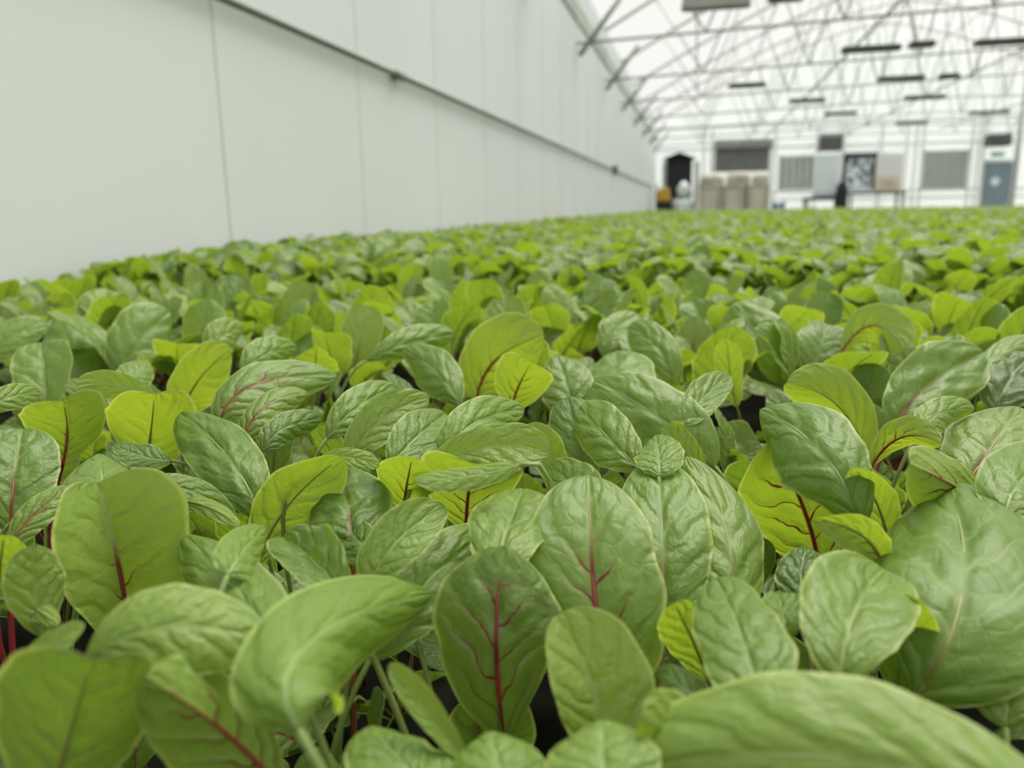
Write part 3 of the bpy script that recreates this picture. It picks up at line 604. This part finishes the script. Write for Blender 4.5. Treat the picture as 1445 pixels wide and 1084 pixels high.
# ------------------------------------------------------------------ the rest of the crop: one mesh of leaves
def field():
    g = np.random.default_rng(11)
    spots = []
    def scatter(y0, y1, dens, x0f, x1f, size):
        n = int((y1 - y0) * (x1f - x0f) * dens)
        xs = g.uniform(x0f, x1f, n); ys = g.uniform(y0, y1, n)
        spots.append(np.stack([xs, ys, np.full(n, size)], 1))
    for y0, y1, dn, sz in ((1.30, 2.0, 1700, 1.0), (2.0, 3.0, 1200, 1.0), (3.0, 5.0, 600, 1.1), (5.0, 8.0, 300, 1.25), (8.0, 13.0, 150, 1.5), (13.0, 19.6, 90, 1.8)):
        xr = min(9.0, 0.52 * y1 + 0.35)
        scatter(y0, y1, dn, -1.15, xr, sz)
        if xr < 9.0: 
            xm = min(9.0, xr + 1.2); scatter(y0, y1, dn * 0.6, xr, xm, 1.2)
            if xm < 9.0: scatter(y0, y1, dn * 0.10, xm, 9.0, 2.0)
    # the bed goes on at both sides of the view and behind it
    keep = []
    for x, y in np.stack([g.uniform(-1.15, 2.3, 6200), g.uniform(-0.5, 1.31, 6200)], 1):
        if math.hypot(x, y) < 0.16: continue
        pz = [Vector((x, y, BED_Z + hz)) for hz in (0.02, 0.12)]
        dz_ = [max(0.05, (p_ - CAM).dot(FWD)) for p_ in pz]
        if any((x_ := in_view(p_, 110 / d_ + 20)) is not None and x_[1] < 1084 + 110 / d_ for p_, d_ in zip(pz, dz_)): continue
        keep.append((x, y, 1.0))
    spots.append(np.array(keep))
    sp = np.concatenate(spots); n = len(sp)
    nt_, nu = 7, 5
    t = np.linspace(0, 1, nt_); s = np.linspace(-1, 1, nu)
    prof = (t ** 0.75) * ((1 - t) ** 0.47) / 0.4805; prof[0] = 0.06; prof[-1] = 0.10
    lb = g.uniform(0.045, 0.07, n) * sp[:, 2] ** 0.6; wid = lb * g.uniform(0.28, 0.38, n)
    e0 = np.radians(g.uniform(40, 85, n)); e1 = np.radians(g.uniform(-70, 60, n)); az = g.uniform(0, 2 * np.pi, n)
    e = e0[:, None] + (e1 - e0)[:, None] * t[None, :]
    ds = lb[:, None] / (nt_ - 1)
    hor = np.concatenate([np.zeros((n, 1)), np.cumsum(np.cos(e[:, :-1]) * ds, 1)], 1); ver = np.concatenate([np.zeros((n, 1)), np.cumsum(np.sin(e[:, :-1]) * ds, 1)], 1)
    top = 0.118 + g.normal(0, 0.011, n)
    zb = BED_Z + top - ver.max(1)
    hx = np.cos(az); hy = np.sin(az); sxx = -np.sin(az); syy = np.cos(az)
    tw = g.uniform(-0.7, 0.7, n); fold = g.uniform(-0.3, 0.5, n); wv = g.uniform(0, 0.2, n); ph = g.uniform(0, 6.28, n)
    V = np.empty((n, nt_, nu, 3), np.float32)
    nx = -np.sin(e) * hx[:, None]; ny = -np.sin(e) * hy[:, None]; nz = np.cos(e)
    for j in range(nu):
        w = wid[:, None] * prof[None, :] * s[j]
        lift = abs(s[j]) * fold[:, None] * wid[:, None] * prof[None, :] + wv[:, None] * wid[:, None] * s[j] ** 2 * np.sin(7 * t[None, :] + ph[:, None] + 2 * s[j]) + np.tan(tw)[:, None] * w * 0.7
        V[:, :, j, 0] = sp[:, 0:1] + hor * hx[:, None] + w * sxx[:, None] + nx * lift
        V[:, :, j, 1] = sp[:, 1:2] + hor * hy[:, None] + w * syy[:, None] + ny * lift
        V[:, :, j, 2] = zb[:, None] + ver + nz * lift
    V[..., 0] = np.maximum(V[..., 0], -1.19)
    i, j = np.meshgrid(np.arange(nt_ - 1), np.arange(nu - 1), indexing='ij')
    q = np.stack([i * nu + j, (i + 1) * nu + j, (i + 1) * nu + j + 1, i * nu + j + 1], -1).reshape(-1, 4)
    F = (q[None] + (np.arange(n) * nt_ * nu)[:, None, None]).reshape(-1, 4).astype(np.int32)
    me = bpy.data.meshes.new('beet_crop'); me.vertices.add(n * nt_ * nu); me.vertices.foreach_set('co', V.ravel())
    me.loops.add(F.size); me.loops.foreach_set('vertex_index', F.ravel()); me.polygons.add(len(F)); me.polygons.foreach_set('loop_start', np.arange(0, F.size, 4, dtype=np.int32))
    uv = np.empty((n, nt_, nu, 2), np.float32); uv[..., 0] = ((s + 1) / 2)[None, None, :]; uv[..., 1] = t[None, :, None]
    me.update(calc_edges=True)
    l = me.uv_layers.new(name='UVMap'); l.data.foreach_set('uv', uv.reshape(-1, 2)[F.ravel()].ravel())
    tint = np.stack([g.choice([0, 0.1, 0.3, 0.5], n), np.clip(g.normal(0.16, 0.22, n), 0, 1), np.clip(g.normal(0.22, 0.16, n), 0, 1), g.uniform(0, 1, n)], 1)
    c = me.color_attributes.new('tint', 'FLOAT_COLOR', 'POINT'); c.data.foreach_set('color', np.repeat(tint, nt_ * nu, 0).astype(np.float32).ravel())
    me.polygons.foreach_set('use_smooth', [True] * len(F)); me.materials.append(M_field)
    o = bpy.data.objects.new('beet_crop', me); COL.objects.link(o)
    tag(o, 'blurred expanse of green beet crop stretching back to the end wall', 'crop', None, 'stuff')
field()

# ------------------------------------------------------------------ bed, floor, walls, roof
XL, XR, YE, YB = -1.2, 9.8, 24.0, -10.0
struct(MB().box(-6, 24, -12, 60, -0.3, -0.02).build('ground', M_grassy))
struct(MB().box(XL - 0.1, XR + 0.1, YB, YE + 0.1, -0.02, 0.0).build('floor', M_conc))
bed = MB().box(XL + 0.005, 9.1, -0.6, 19.7, 0.0, BED_Z).build('growing_bed', M_raft)
struct(bed, 'wide grey growing bed under the beet crop', 'bed')
EAVE, PTOP = 3.0, 2.57
struct(MB().box(XL - 0.1, XL, YB, YE, 0.0, PTOP).build('wall_left', M_wall))
mb = MB()
yy = 1.935 - 0.9 * 4; jk = 0
while yy < YE:
    jw = 0.0024 if jk == 4 else 0.0004
    mb.box(XL, XL + 0.0015, yy - jw, yy + jw, 0.3, PTOP); yy += 0.9; jk += 1
struct(mb.build('trim_1', M_joint))
struct(MB().box(XL - 0.08, XL + 0.015, YB, YE, PTOP, PTOP + 0.16).build('trim_2', mat('eave_beam', (0.44, 0.48, 0.42), 0.6, 0, 0.3, 3)))
struct(MB().box(XL - 0.06, XL - 0.02, YB, YE, PTOP + 0.16, EAVE).build('wall_left_upper', M_wall))

# conduit along the wall, with couplings and clamps
zc = 0.80 + 0.525; xc = XL + 0.022
cz = empty('wall_conduit', (XL, 2.5, zc), 'long grey conduit running along the white wall', 'pipe')
MB().tube([(xc, -2.0, zc), (xc, 8, zc), (xc, 16, zc), (xc, 22.5, zc)], 0.0105, 12).build('pipe', M_conduit, cz, True)
for yk in (3.2, 11.9):
    MB().tube([(xc, yk - 0.05, zc), (xc, yk + 0.05, zc)], 0.016, 12).build('coupling', M_conduit, cz, True)
    MB().box(XL, xc, yk - 0.012, yk + 0.012, zc - 0.012, zc + 0.012).build('clamp', M_conduit, cz)
MB().box(XL, XL + 0.07, 11.86, 11.98, zc - 0.06, zc + 0.06).build('junction_box', M_conduit, cz, bevel=0.008)

# roof arch
XM = (XL + XR) / 2
def roof_z(x):
    u = abs(x - XM) / ((XR - XL) / 2)
    return EAVE + 2.15 * (1 - u ** 1.45)
NR = 28
xs = [XL + (XR - XL) * i / NR for i in range(NR + 1)]
v = [(x, yv, roof_z(x)) for yv in (YB, YE) for x in xs]
struct(MB().add(v, [(i, i + 1, NR + 2 + i, NR + 1 + i) for i in range(NR)]).build('roof', M_film, smooth=True))
struct(MB().box(XR, XR + 0.02, YB, YE, 0.0, EAVE).build('wall_right', M_poly))
struct(MB().prism([(XL, 0), (XR, 0)] + [(x, roof_z(x)) for x in reversed(xs)], YB - 0.02, YB).build('wall_front', M_white))  # unseen end wall, made opaque to hold back light from behind

# trusses
TY = [3.5, 5.9, 8.3, 10.7, 13.0, 15.4, 17.8, 20.2, 22.5]
def chord_z(x):
    return 2.33 + 0.03 * min(x - XL, XR - x)
PLACE = ['nearest', 'second', 'third', 'fourth', 'fifth', 'sixth', 'seventh', 'eighth', 'ninth']
for i, yt in enumerate(TY):
    t = empty('roof_truss', (XL, yt, chord_z(XL)), f'galvanised roof truss, {PLACE[i]} counted back from the camera', 'truss', 'roof trusses across the greenhouse')
    MB().tube([(x, yt, roof_z(x) - 0.045) for x in xs], 0.019, 8).build('arch', M_steel, t, True)
    MB().tube([(XL, yt, chord_z(XL) + 0.04), (XM, yt, chord_z(XM) + 0.04), (XR, yt, chord_z(XR) + 0.04)], 0.014, 8).build('bottom_chord', M_steel, t, True)
    nw = 9; st = [XL + (XR - XL) * k / nw for k in range(nw + 1)]
    for k in range(1, nw):
        a, b = st[k], st[k] + (XR - XL) / nw / 2
        b2 = st[k] - (XR - XL) / nw / 2
        for q in ((b2, roof_z(b2) - 0.05), (b, roof_z(b) - 0.05)):
            MB().tube([(a, yt, chord_z(a) + 0.04), (q[0], yt, q[1])], 0.009, 6).build('web_strut', M_steel, t, True)
    MB().tube([(XL + 0.03, yt - 0.04, 2.25), (XL + 0.22, yt - 0.04, 2.495), (XL + 0.42, yt - 0.04, 2.75)], 0.024, 8).build('knee_brace', M_brace, t, True)
for k, f in enumerate((0.10, 0.22, 0.36, 0.50, 0.64, 0.78, 0.90)):
    x = XL + (XR - XL) * f
    tag(MB().tube([(x, YB, roof_z(x) - 0.03), (x, YE, roof_z(x) - 0.03)], 0.016, 6).build('roof_purlin', M_steel, None, True), f'long roof purlin, {ORD[k]} up and over from the white wall', 'purlin', 'roof purlins')
for k, (x, z) in enumerate(((1.6, 2.34), (3.6, 2.40), (5.8, 2.46))):
    tag(MB().tube([(x, 4.0, z + 0.12), (x, 22.6, z + 0.12)], 0.012, 6).build('irrigation_pipe', M_conduit, None, True), f'thin pipe strung lengthwise under the trusses, {ORD[k]} from the white wall', 'pipe', 'pipes under the trusses')

# grow lights hung beneath the trusses
LIGHTS = [(0.09, 7.3, 0.55, 'pale grey bar light near the white wall, highest of all'), (0.62, 7.2, 0.28, 'short dark bar light beside the pale grey one near the white wall'), (2.25, 7.2, 0.5, 'dark bar light cut by the upper corner of the picture'),
          (1.72, 9.7, 0.60, 'widest dark bar light, hung in mid air under the front trusses'), (2.19, 9.6, 0.26, 'short bar light just behind the widest dark bar light'), (2.95, 9.7, 0.5, 'dark bar light cut by the picture edge, level with the widest one'),
          (2.53, 12.0, 0.58, 'dark bar light between the widest bar and the slatted panel'), (3.1, 12.0, 0.26, 'slim bar light close beside a thicker one above the slatted panel'), (0.6, 12.0, 0.5, 'bar light over the charcoal shutter among the struts'),
          (1.62, 14.0, 0.55, 'dark bar light above the hung heater and white cabinet'), (3.36, 14.2, 0.60, 'dark bar light above the slatted grey panel, near the door'), (2.45, 16.1, 0.55, 'faint bar light just above the dark framed window'),
          (5.1, 16.9, 0.68, 'bar light above the blue grey door'), (4.2, 18.6, 0.6, 'small distant bar light over the slatted panel near the end wall')]
for x, yl, w, lab in LIGHTS:
    zl = 2.40; pale = 'pale grey' in lab and 'beside' not in lab
    g = empty('grow_light', (x, yl - 0.10, zl), lab, 'light fixture', 'grow lights under the trusses')
    hh = 0.10 if pale else 0.05
    MB().prism([(x - w / 2, zl - 0.03), (x + w / 2, zl - 0.03), (x + w / 2 - 0.02, zl - 0.03 + hh), (x - w / 2 + 0.02, zl - 0.03 + hh)], yl - 0.17, yl - 0.04).build('housing', M_greyp if pale else M_dark, g, bevel=0.006)
    MB().box(x - w / 2 + 0.02, x + w / 2 - 0.02, yl - 0.15, yl - 0.06, zl - 0.04, zl - 0.03).build('reflector', M_greyp, g)
    for sx_ in (-1, 1):
        xh = x + sx_ * w * 0.35
        MB().tube([(xh, yl - 0.10, zl + 0.01), (xh, yl - 0.10, roof_z(xh) - 0.02)], 0.004, 6).build('hanger', M_steel, g)
# ------------------------------------------------------------------ end wall and what stands there
def on_plane(px, py, yp):
    r = px_ray(px, py); return CAM + r * ((yp - CAM.y) / r.y)
def wx(px, yp=None): return on_plane(px, 255, yp or YE).x
def wz(py, yp=None): return on_plane(1150, py, yp or YE).z
WX0, WX1, WZ0, WZ1 = wx(1190), wx(1236), wz(270), wz(219)
wb = MB()
wb.box(XL, WX0, YE, YE + 0.04, 0, EAVE).box(WX1, XR, YE, YE + 0.04, 0, EAVE).box(WX0, WX1, YE, YE + 0.04, 0, WZ0).box(WX0, WX1, YE, YE + 0.04, WZ1, EAVE)
wb.prism([(x, roof_z(x)) for x in xs], YE, YE + 0.04)
struct(wb.build('wall_back', M_poly))
fr = MB()
for px in (992, 1003, 1092, 1150, 1186, 1240, 1275, 1288, 1298, 1366, 1376, 1383, 1428):
    fr.box(wx(px) - 0.03, wx(px) + 0.03, YE - 0.05, YE, 0, 2.9)
for z in (0.95, 1.15, 2.36, 2.95): fr.box(XL, XR, YE - 0.04, YE, z - 0.03, z + 0.03)
struct(fr.build('trim_3', M_white))
f = MB(); f.box(WX0 - 0.03, WX0 + 0.05, YE - 0.03, YE + 0.05, WZ0, WZ1).box(WX1 - 0.10, WX1 + 0.03, YE - 0.03, YE + 0.05, WZ0, WZ1).box(WX0, WX1, YE - 0.03, YE + 0.05, WZ1 - 0.12, WZ1 + 0.03).box(WX0, WX1, YE - 0.03, YE + 0.05, WZ0 - 0.03, WZ0 + 0.04)
w2 = struct(f.build('window_1', M_dark))
gl = bpy.data.materials.new('window_glass'); gl.use_nodes = True; b_ = gl.node_tree.nodes['Principled BSDF']; b_.inputs['Base Color'].default_value = (0.75, 0.8, 0.8, 1); b_.inputs['Roughness'].default_value = 0.02; b_.inputs['Transmission Weight'].default_value = 1.0; b_.inputs['IOR'].default_value = 1.05
MB().box(WX0 + 0.05, WX1 - 0.10, YE + 0.01, YE + 0.016, WZ0 + 0.04, WZ1 - 0.12).build('pane', gl, w2)
# trees outside that window
for tx, ty, hh, lab in ((4.2, 27.0, 3.4, 'dark bare branched tree outside the dark framed window, nearer the wall'), (5.6, 28.5, 3.0, 'dark leafy tree outside the dark framed window, farther from the wall')):
    t = empty('tree', (tx, ty, 0), lab, 'tree')
    MB().tube([(tx, ty, -0.02), (tx + 0.1, ty, 1.2), (tx - 0.05, ty, hh * 0.8)], [0.14, 0.11, 0.05], 8).build('trunk', M_bark, t, True)
    q = random.Random(int(tx * 10)); br = MB()
    cr = MB()
    for k in range(520):
        c = Vector((tx + q.gauss(0, 0.5), ty + q.gauss(0, 0.4), hh * 0.65 + q.gauss(0, 0.5))); a = Vector((q.uniform(-1, 1), q.uniform(-1, 1), q.uniform(-1, 1))).normalized(); b = a.cross(Vector((q.uniform(-1, 1), q.uniform(-1, 1), 1))).normalized()
        r = q.uniform(0.04, 0.09); cr.add([c - a * r, c + b * r * 0.6, c + a * r, c - b * r * 0.6], [(0, 1, 2, 3)])
    cr.build('crown', M_tree, t)

# slatted grey panels
def slat_window(name, x0, x1, z0, z1, n):
    f = MB(); b = 0.03
    f.box(x0, x0 + b, YE - 0.09, YE - 0.05, z0, z1).box(x1 - b, x1, YE - 0.09, YE - 0.05, z0, z1).box(x0, x1, YE - 0.09, YE - 0.05, z1 - b, z1).box(x0, x1, YE - 0.09, YE - 0.05, z0, z0 + b)
    o = struct(f.build(name, M_white))
    s = MB(); w = (x1 - x0 - 2 * b) / n
    for k in range(n): s.box(x0 + b + k * w + w * 0.04, x0 + b + (k + 1) * w - w * 0.04, YE - 0.085 + (0.01 if k % 2 else 0), YE - 0.06, z0 + b, z1 - b)
    s.build('slat_blind', M_greyp, o); return o
slat_window('window_2', wx(1299), wx(1363), wz(271), wz(217), 8)
slat_window('window_3', wx(1097), wx(1149), wz(268), wz(219), 5)

# door with pale round notice
d0, d1, dz = wx(1385), wx(1426), wz(235)
f = MB(); f.box(d0 - 0.07, d0, YE - 0.09, YE - 0.02, 0, dz + 0.07).box(d1, d1 + 0.07, YE - 0.09, YE - 0.02, 0, dz + 0.07).box(d0, d1, YE - 0.09, YE - 0.02, dz, dz + 0.07)
dr = struct(f.build('door_1', M_white))
MB().box(d0, d1, YE - 0.075, YE - 0.03, 0.005, dz).build('door_leaf', M_blue, dr, bevel=0.004)
MB().tube([(d0 + 0.08, YE - 0.075, 1.0), (d0 + 0.08, YE - 0.12, 1.0), (d0 + 0.18, YE - 0.12, 1.0)], 0.011, 8).build('door_handle', M_steel, dr)
nc = wx(1403); zn = wz(261)
MB().tube([(nc, YE - 0.076, zn), (nc, YE - 0.081, zn)], 0.11, 20).build('door_notice', M_iced, dr)
tag(MB().box(nc - 0.16, nc + 0.16, YE - 0.06, YE - 0.02, wz(228), wz(221)).build('wall_sign', M_green, bevel=0.01), 'small pale green sign on the wall above the blue grey door', 'sign')

def heater(x0, x1, z0, z1, lab, y0=YE - 0.75):
    c = (x0 + x1) / 2; g = empty('unit_heater', (c, y0 + 0.25, z0), lab, 'heater', 'unit heaters hung at the end wall')
    MB().box(x0, x1, y0, y0 + 0.5, z0, z1).build('casing', M_dark, g, bevel=0.02)
    s = MB()
    for k in range(6): s.box(x0 + 0.04, x1 - 0.04, y0 - 0.02, y0, z0 + 0.04 + k * (z1 - z0 - 0.08) / 6, z0 + 0.04 + (k + 0.55) * (z1 - z0 - 0.08) / 6)
    s.build('louvre_slats', M_char, g)
    for sx_ in (x0 + 0.06, x1 - 0.06):
        MB().tube([(sx_, y0 + 0.25, z1), (sx_, y0 + 0.25, roof_z(sx_) - 0.02)], 0.008, 6).build('hanger', M_steel, g)
heater(wx(1155, 23.3), wx(1185, 23.3), wz(213, 23.3), wz(189, 23.3), 'dark unit heater hung above the frosted white cabinet')
heater(wx(1390, 23.3), wx(1421, 23.3), wz(213, 23.3), wz(197, 23.3), 'dark unit heater hung above the blue grey door')

# charcoal roller shutter with hood
s0, s1 = wx(1008), wx(1083); g = empty('roller_shutter', ((s0 + s1) / 2, YE - 0.1, wz(240)), 'wide charcoal roller shutter with pale hood above the beige bins', 'shutter')
c = MB()
for k in range(9):
    za = wz(240) + k * (wz(203) - wz(240)) / 9; c.box(s0, s1, YE - 0.10 - (0.008 if k % 2 else 0), YE - 0.06, za, za + (wz(203) - wz(240)) / 9)
c.build('curtain', M_char, g)
MB().prism([(s0 - 0.04, wz(207)), (s1 + 0.08, wz(207)), (s1 + 0.08, wz(194)), (s0 - 0.04, wz(194))], YE - 0.30, YE - 0.05).build('hood', mat('hood_grey', (0.26, 0.27, 0.26), 0.5, 0, 0.15, 2), g, bevel=0.04)
for x in (s0 - 0.05, s1 + 0.05): MB().box(x - 0.04, x + 0.04, YE - 0.14, YE - 0.05, 0, wz(203)).build('guide_rail', M_white, g)

# three beige bins, with a long beige lid tray on top
yb0 = 20.6; b0, b1 = wx(986, yb0), wx(1088, yb0); bw = (b1 - b0) / 3
for k, nm in enumerate(('nearest the white wall', 'in the middle of three', 'farthest from the white wall')):
    x0, x1 = b0 + k * bw + 0.015, b0 + (k + 1) * bw - 0.015
    g = empty('storage_bin', ((x0 + x1) / 2, yb0 + 0.5, 0), f'tall beige storage bin below the charcoal shutter, {nm}', 'bin', 'beige bins below the shutter')
    MB().box(x0, x1, yb0, yb0 + 1.0, 0.12, 1.22).build('body', M_beige, g, bevel=0.03)
    for rx in (x0 + 0.06, x1 - 0.06): MB().box(rx - 0.04, rx + 0.04, yb0 - 0.04, yb0, 0.15, 1.18).build('corner_rib', M_beige2, g, bevel=0.01)
    MB().box(x0 - 0.01, x1 + 0.01, yb0 - 0.03, yb0 + 1.02, 1.22, 1.30).build('rim', M_beige2, g, bevel=0.02)
    for fx in (x0 + 0.1, x1 - 0.1): MB().box(fx - 0.06, fx + 0.06, yb0 + 0.05, yb0 + 0.95, 0.0, 0.12).build('foot', M_beige2, g)
for k, (xa, xb, zt, lab) in enumerate(((b0 + 0.02, b0 + 0.62, 1.58, 'tan sack slumped on the bins nearest the white wall'), (b0 + 0.66, b0 + 1.24, 1.61, 'tan sack slumped on the middle beige bin'), (b0 + 1.28, b1 - 0.02, 1.57, 'tan sack slumped on the bin farthest from the wall'))):
    q = random.Random(40 + k); m_ = MB(); n = 14
    for r_ in range(5):
        z = 1.30 + (zt - 1.30) * (0, 0.12, 0.6, 0.9, 1.0)[r_]; sc_ = (0.9, 1.0, 0.98, 0.85, 0.5)[r_]
        for j in range(n):
            a = j * 2 * math.pi / n; cs, sn = math.cos(a), math.sin(a)
            m_.v.append(((xa + xb) / 2 + (xb - xa) / 2 * sc_ * math.copysign(abs(cs) ** 0.5, cs), yb0 + 0.5 + 0.45 * sc_ * math.copysign(abs(sn) ** 0.5, sn), z + q.uniform(-0.02, 0.02) * (0 < r_ < 4)))
    m_.f = [(r_ * n + j, r_ * n + (j + 1) % n, (r_ + 1) * n + (j + 1) % n, (r_ + 1) * n + j) for r_ in range(4) for j in range(n)] + [tuple(range(n - 1, -1, -1)), tuple(4 * n + j for j in range(n))]
    tag(m_.build('sack', M_beige2, None, True), lab, 'sack', 'tan sacks on the bins')

# black curtained doorway with a low gable top
k0, k1 = wx(940, 22.8), wx(976, 22.8)
g = empty('doorway_tunnel', ((k0 + k1) / 2, 22.3, 0), 'black tunnel doorway with gabled top at the corner of the white wall', 'doorway')
km = (k0 + k1) / 2
MB().prism([(k0, 0), (k1, 0), (k1, wz(221, 22.8)), (km, wz(212, 22.8)), (k0, wz(221, 22.8))], 22.75, 22.93).build('curtain', M_black, g)
hd = MB(); hd.prism([(k0 - 0.08, wz(222, 22.8)), (km, wz(213, 22.8)), (k1 + 0.08, wz(222, 22.8)), (k1 + 0.08, wz(219, 22.8)), (km, wz(210, 22.8)), (k0 - 0.08, wz(219, 22.8))], 22.5, 22.93); hd.build('gable_hood', M_black, g)
for x in (k0 - 0.05, k1 + 0.12): MB().box(x - 0.05, x + 0.06, 22.7, 22.9, 0, wz(224, 22.8)).build('door_post', M_greyp, g)
# barrel before it
bx = wx(965, 21.2)
g = empty('barrel', (bx, 21.2, 0), 'white plastic barrel standing before the black doorway', 'barrel')
MB().lathe([(0.24, 0), (0.27, 0.05), (0.28, 0.4), (0.275, 0.42), (0.28, 0.44), (0.28, 0.85), (0.25, 0.95), (0.22, 0.97)], (bx, 21.2, 0)).build('body', M_iced, g, True)
MB().lathe([(0.225, 0.965), (0.225, 1.0), (0.2, 1.01)], (bx, 21.2, 0)).build('lid', M_greyp, g, True)
bl = MB().lathe([(0.01, 1.012), (0.11, 1.04), (0.16, 1.14), (0.15, 1.28), (0.06, 1.40), (0.02, 1.42)], (bx, 21.2, 0)).build('jug', M_iced, None, True)
tag(bl, 'round white jug standing on the white barrel lid', 'jug')
# yellow mop cart at the corner
yx = max(XL + 0.22, wx(936, 21.0))
g = empty('cleaning_cart', (yx, 21.0, 0), 'yellow topped black cleaning cart against the foot of the white wall', 'cart')
MB().box(yx - 0.17, yx + 0.17, 20.8, 21.2, 0.10, 0.93).build('body', M_black, g, bevel=0.03)
MB().prism([(yx - 0.16, 0.93), (yx + 0.20, 0.93), (yx + 0.14, 1.26), (yx - 0.10, 1.26)], 20.82, 21.18).build('bucket', M_yell, g, bevel=0.03)
MB().tube([(yx - 0.16, 20.85, 0.93), (yx - 0.16, 20.85, 1.35), (yx - 0.16, 21.15, 1.35), (yx - 0.16, 21.15, 0.93)], 0.014, 8).build('handle', M_dark, g)
for wxo in (-0.12, 0.12):
    for wyo in (20.86, 21.14): MB().tube([(yx + wxo - 0.02, wyo, 0.05), (yx + wxo + 0.02, wyo, 0.05)], 0.05, 12).build('wheel', M_black, g)
# blue crate
cx_ = wx(1101, 20.6); c = MB()
c.box(cx_ - 0.14, cx_ + 0.14, 20.6, 20.95, 0.0, 0.03)
for k in range(5):
    z = 0.05 + k * 0.17
    c.box(cx_ - 0.14, cx_ + 0.14, 20.6, 20.62, z, z + 0.11).box(cx_ - 0.14, cx_ + 0.14, 20.93, 20.95, z, z + 0.11).box(cx_ - 0.14, cx_ - 0.12, 20.6, 20.95, z, z + 0.11).box(cx_ + 0.12, cx_ + 0.14, 20.6, 20.95, z, z + 0.11)
for sx_ in (-0.14, 0.11):
    for sy_ in (20.6, 20.92): c.box(cx_ + sx_, cx_ + sx_ + 0.03, sy_, sy_ + 0.03, 0, 0.88)
tag(c.build('slatted_crate', M_bluec), 'blue slatted crate beside the beige bins', 'crate')
# frosted cabinet on dark stand
c0, c1 = wx(1149, 21.5), wx(1183, 21.5); g = empty('white_cabinet', ((c0 + c1) / 2, 21.6, 0), 'tall frosted white cabinet on a dark stand below the hung heater', 'cabinet')
MB().box(c0, c1, 21.4, 21.9, 0.98, wz(217, 21.5)).build('body', M_iced, g, bevel=0.03)
MB().box(c0 + 0.04, c1 - 0.04, 21.385, 21.4, 1.05, wz(222, 21.5)).build('front_panel', M_iced, g, bevel=0.005)
MB().box(c0 - 0.20, c1 + 0.08, 21.3, 22.0, 0.90, 0.98).build('stand_top', M_dark, g, bevel=0.01)
for x in (c0 - 0.15, c1 + 0.03):
    for yv in (21.35, 21.95): MB().box(x - 0.025, x + 0.025, yv - 0.025, yv + 0.025, 0, 0.90).build('leg', M_dark, g)
# tall dark gas cylinder beside it
gx = wx(1188, 21.1)
g = empty('gas_cylinder', (gx + 0.02, 21.1, 0), 'tall dark gas cylinder standing beside the frosted white cabinet', 'cylinder')
MB().lathe([(0.13, 0), (0.14, 0.03), (0.14, 1.12), (0.12, 1.24), (0.05, 1.33), (0.04, 1.36)], (gx + 0.02, 21.1, 0)).build('body', M_black, g, True)
MB().lathe([(0.025, 1.36), (0.03, 1.42), (0.05, 1.43), (0.05, 1.47), (0.03, 1.48)], (gx + 0.02, 21.1, 0), 12).build('valve', M_bark, g, True)
# dark bench and the cream board on it
t0, t1 = wx(1196, 22), wx(1275, 22); g = empty('work_bench', ((t0 + t1) / 2, 21.9, 0), 'long dark topped work bench under the dark framed window', 'bench')
MB().box(t0, t1, 21.6, 22.4, 1.03, 1.09).build('bench_top', M_dark, g, bevel=0.01)
for x in (t0 + 0.05, t1 - 0.05):
    for yv in (21.65, 22.35): MB().box(x - 0.03, x + 0.03, yv - 0.03, yv + 0.03, 0, 1.03).build('leg', M_greyp, g)
MB().box(t0 + 0.05, t1 - 0.05, 21.7, 22.3, 0.35, 0.39).build('lower_shelf', M_greyp, g)
q0, q1 = wx(1238, 22.1), wx(1271, 22.1)
g = empty('cream_cupboard', ((q0 + q1) / 2, 22.2, 1.09), 'cream and white cupboard standing on the dark bench', 'cupboard')
MB().box(q0, q1, 22.0, 22.38, 1.09, wz(252, 22.1)).build('cream_drawer', M_cream, g, bevel=0.01)
MB().box(q0, q1, 22.0, 22.38, wz(252, 22.1), wz(219, 22.1)).build('body', M_white, g, bevel=0.01)
MB().tube([((q0 + q1) / 2 - 0.1, 21.98, 1.3), ((q0 + q1) / 2 + 0.1, 21.98, 1.3)], 0.012, 8).build('handle', M_steel, g)
# steel column near the door
cxp = wx(1432, 22.0)
tag(MB().tube([(cxp, 22.0, 0), (cxp, 22.0, roof_z(cxp))], 0.045, 10).build('support_post', M_steel, None, True), 'slim steel post rising to the roof in front of the blue grey door', 'post')
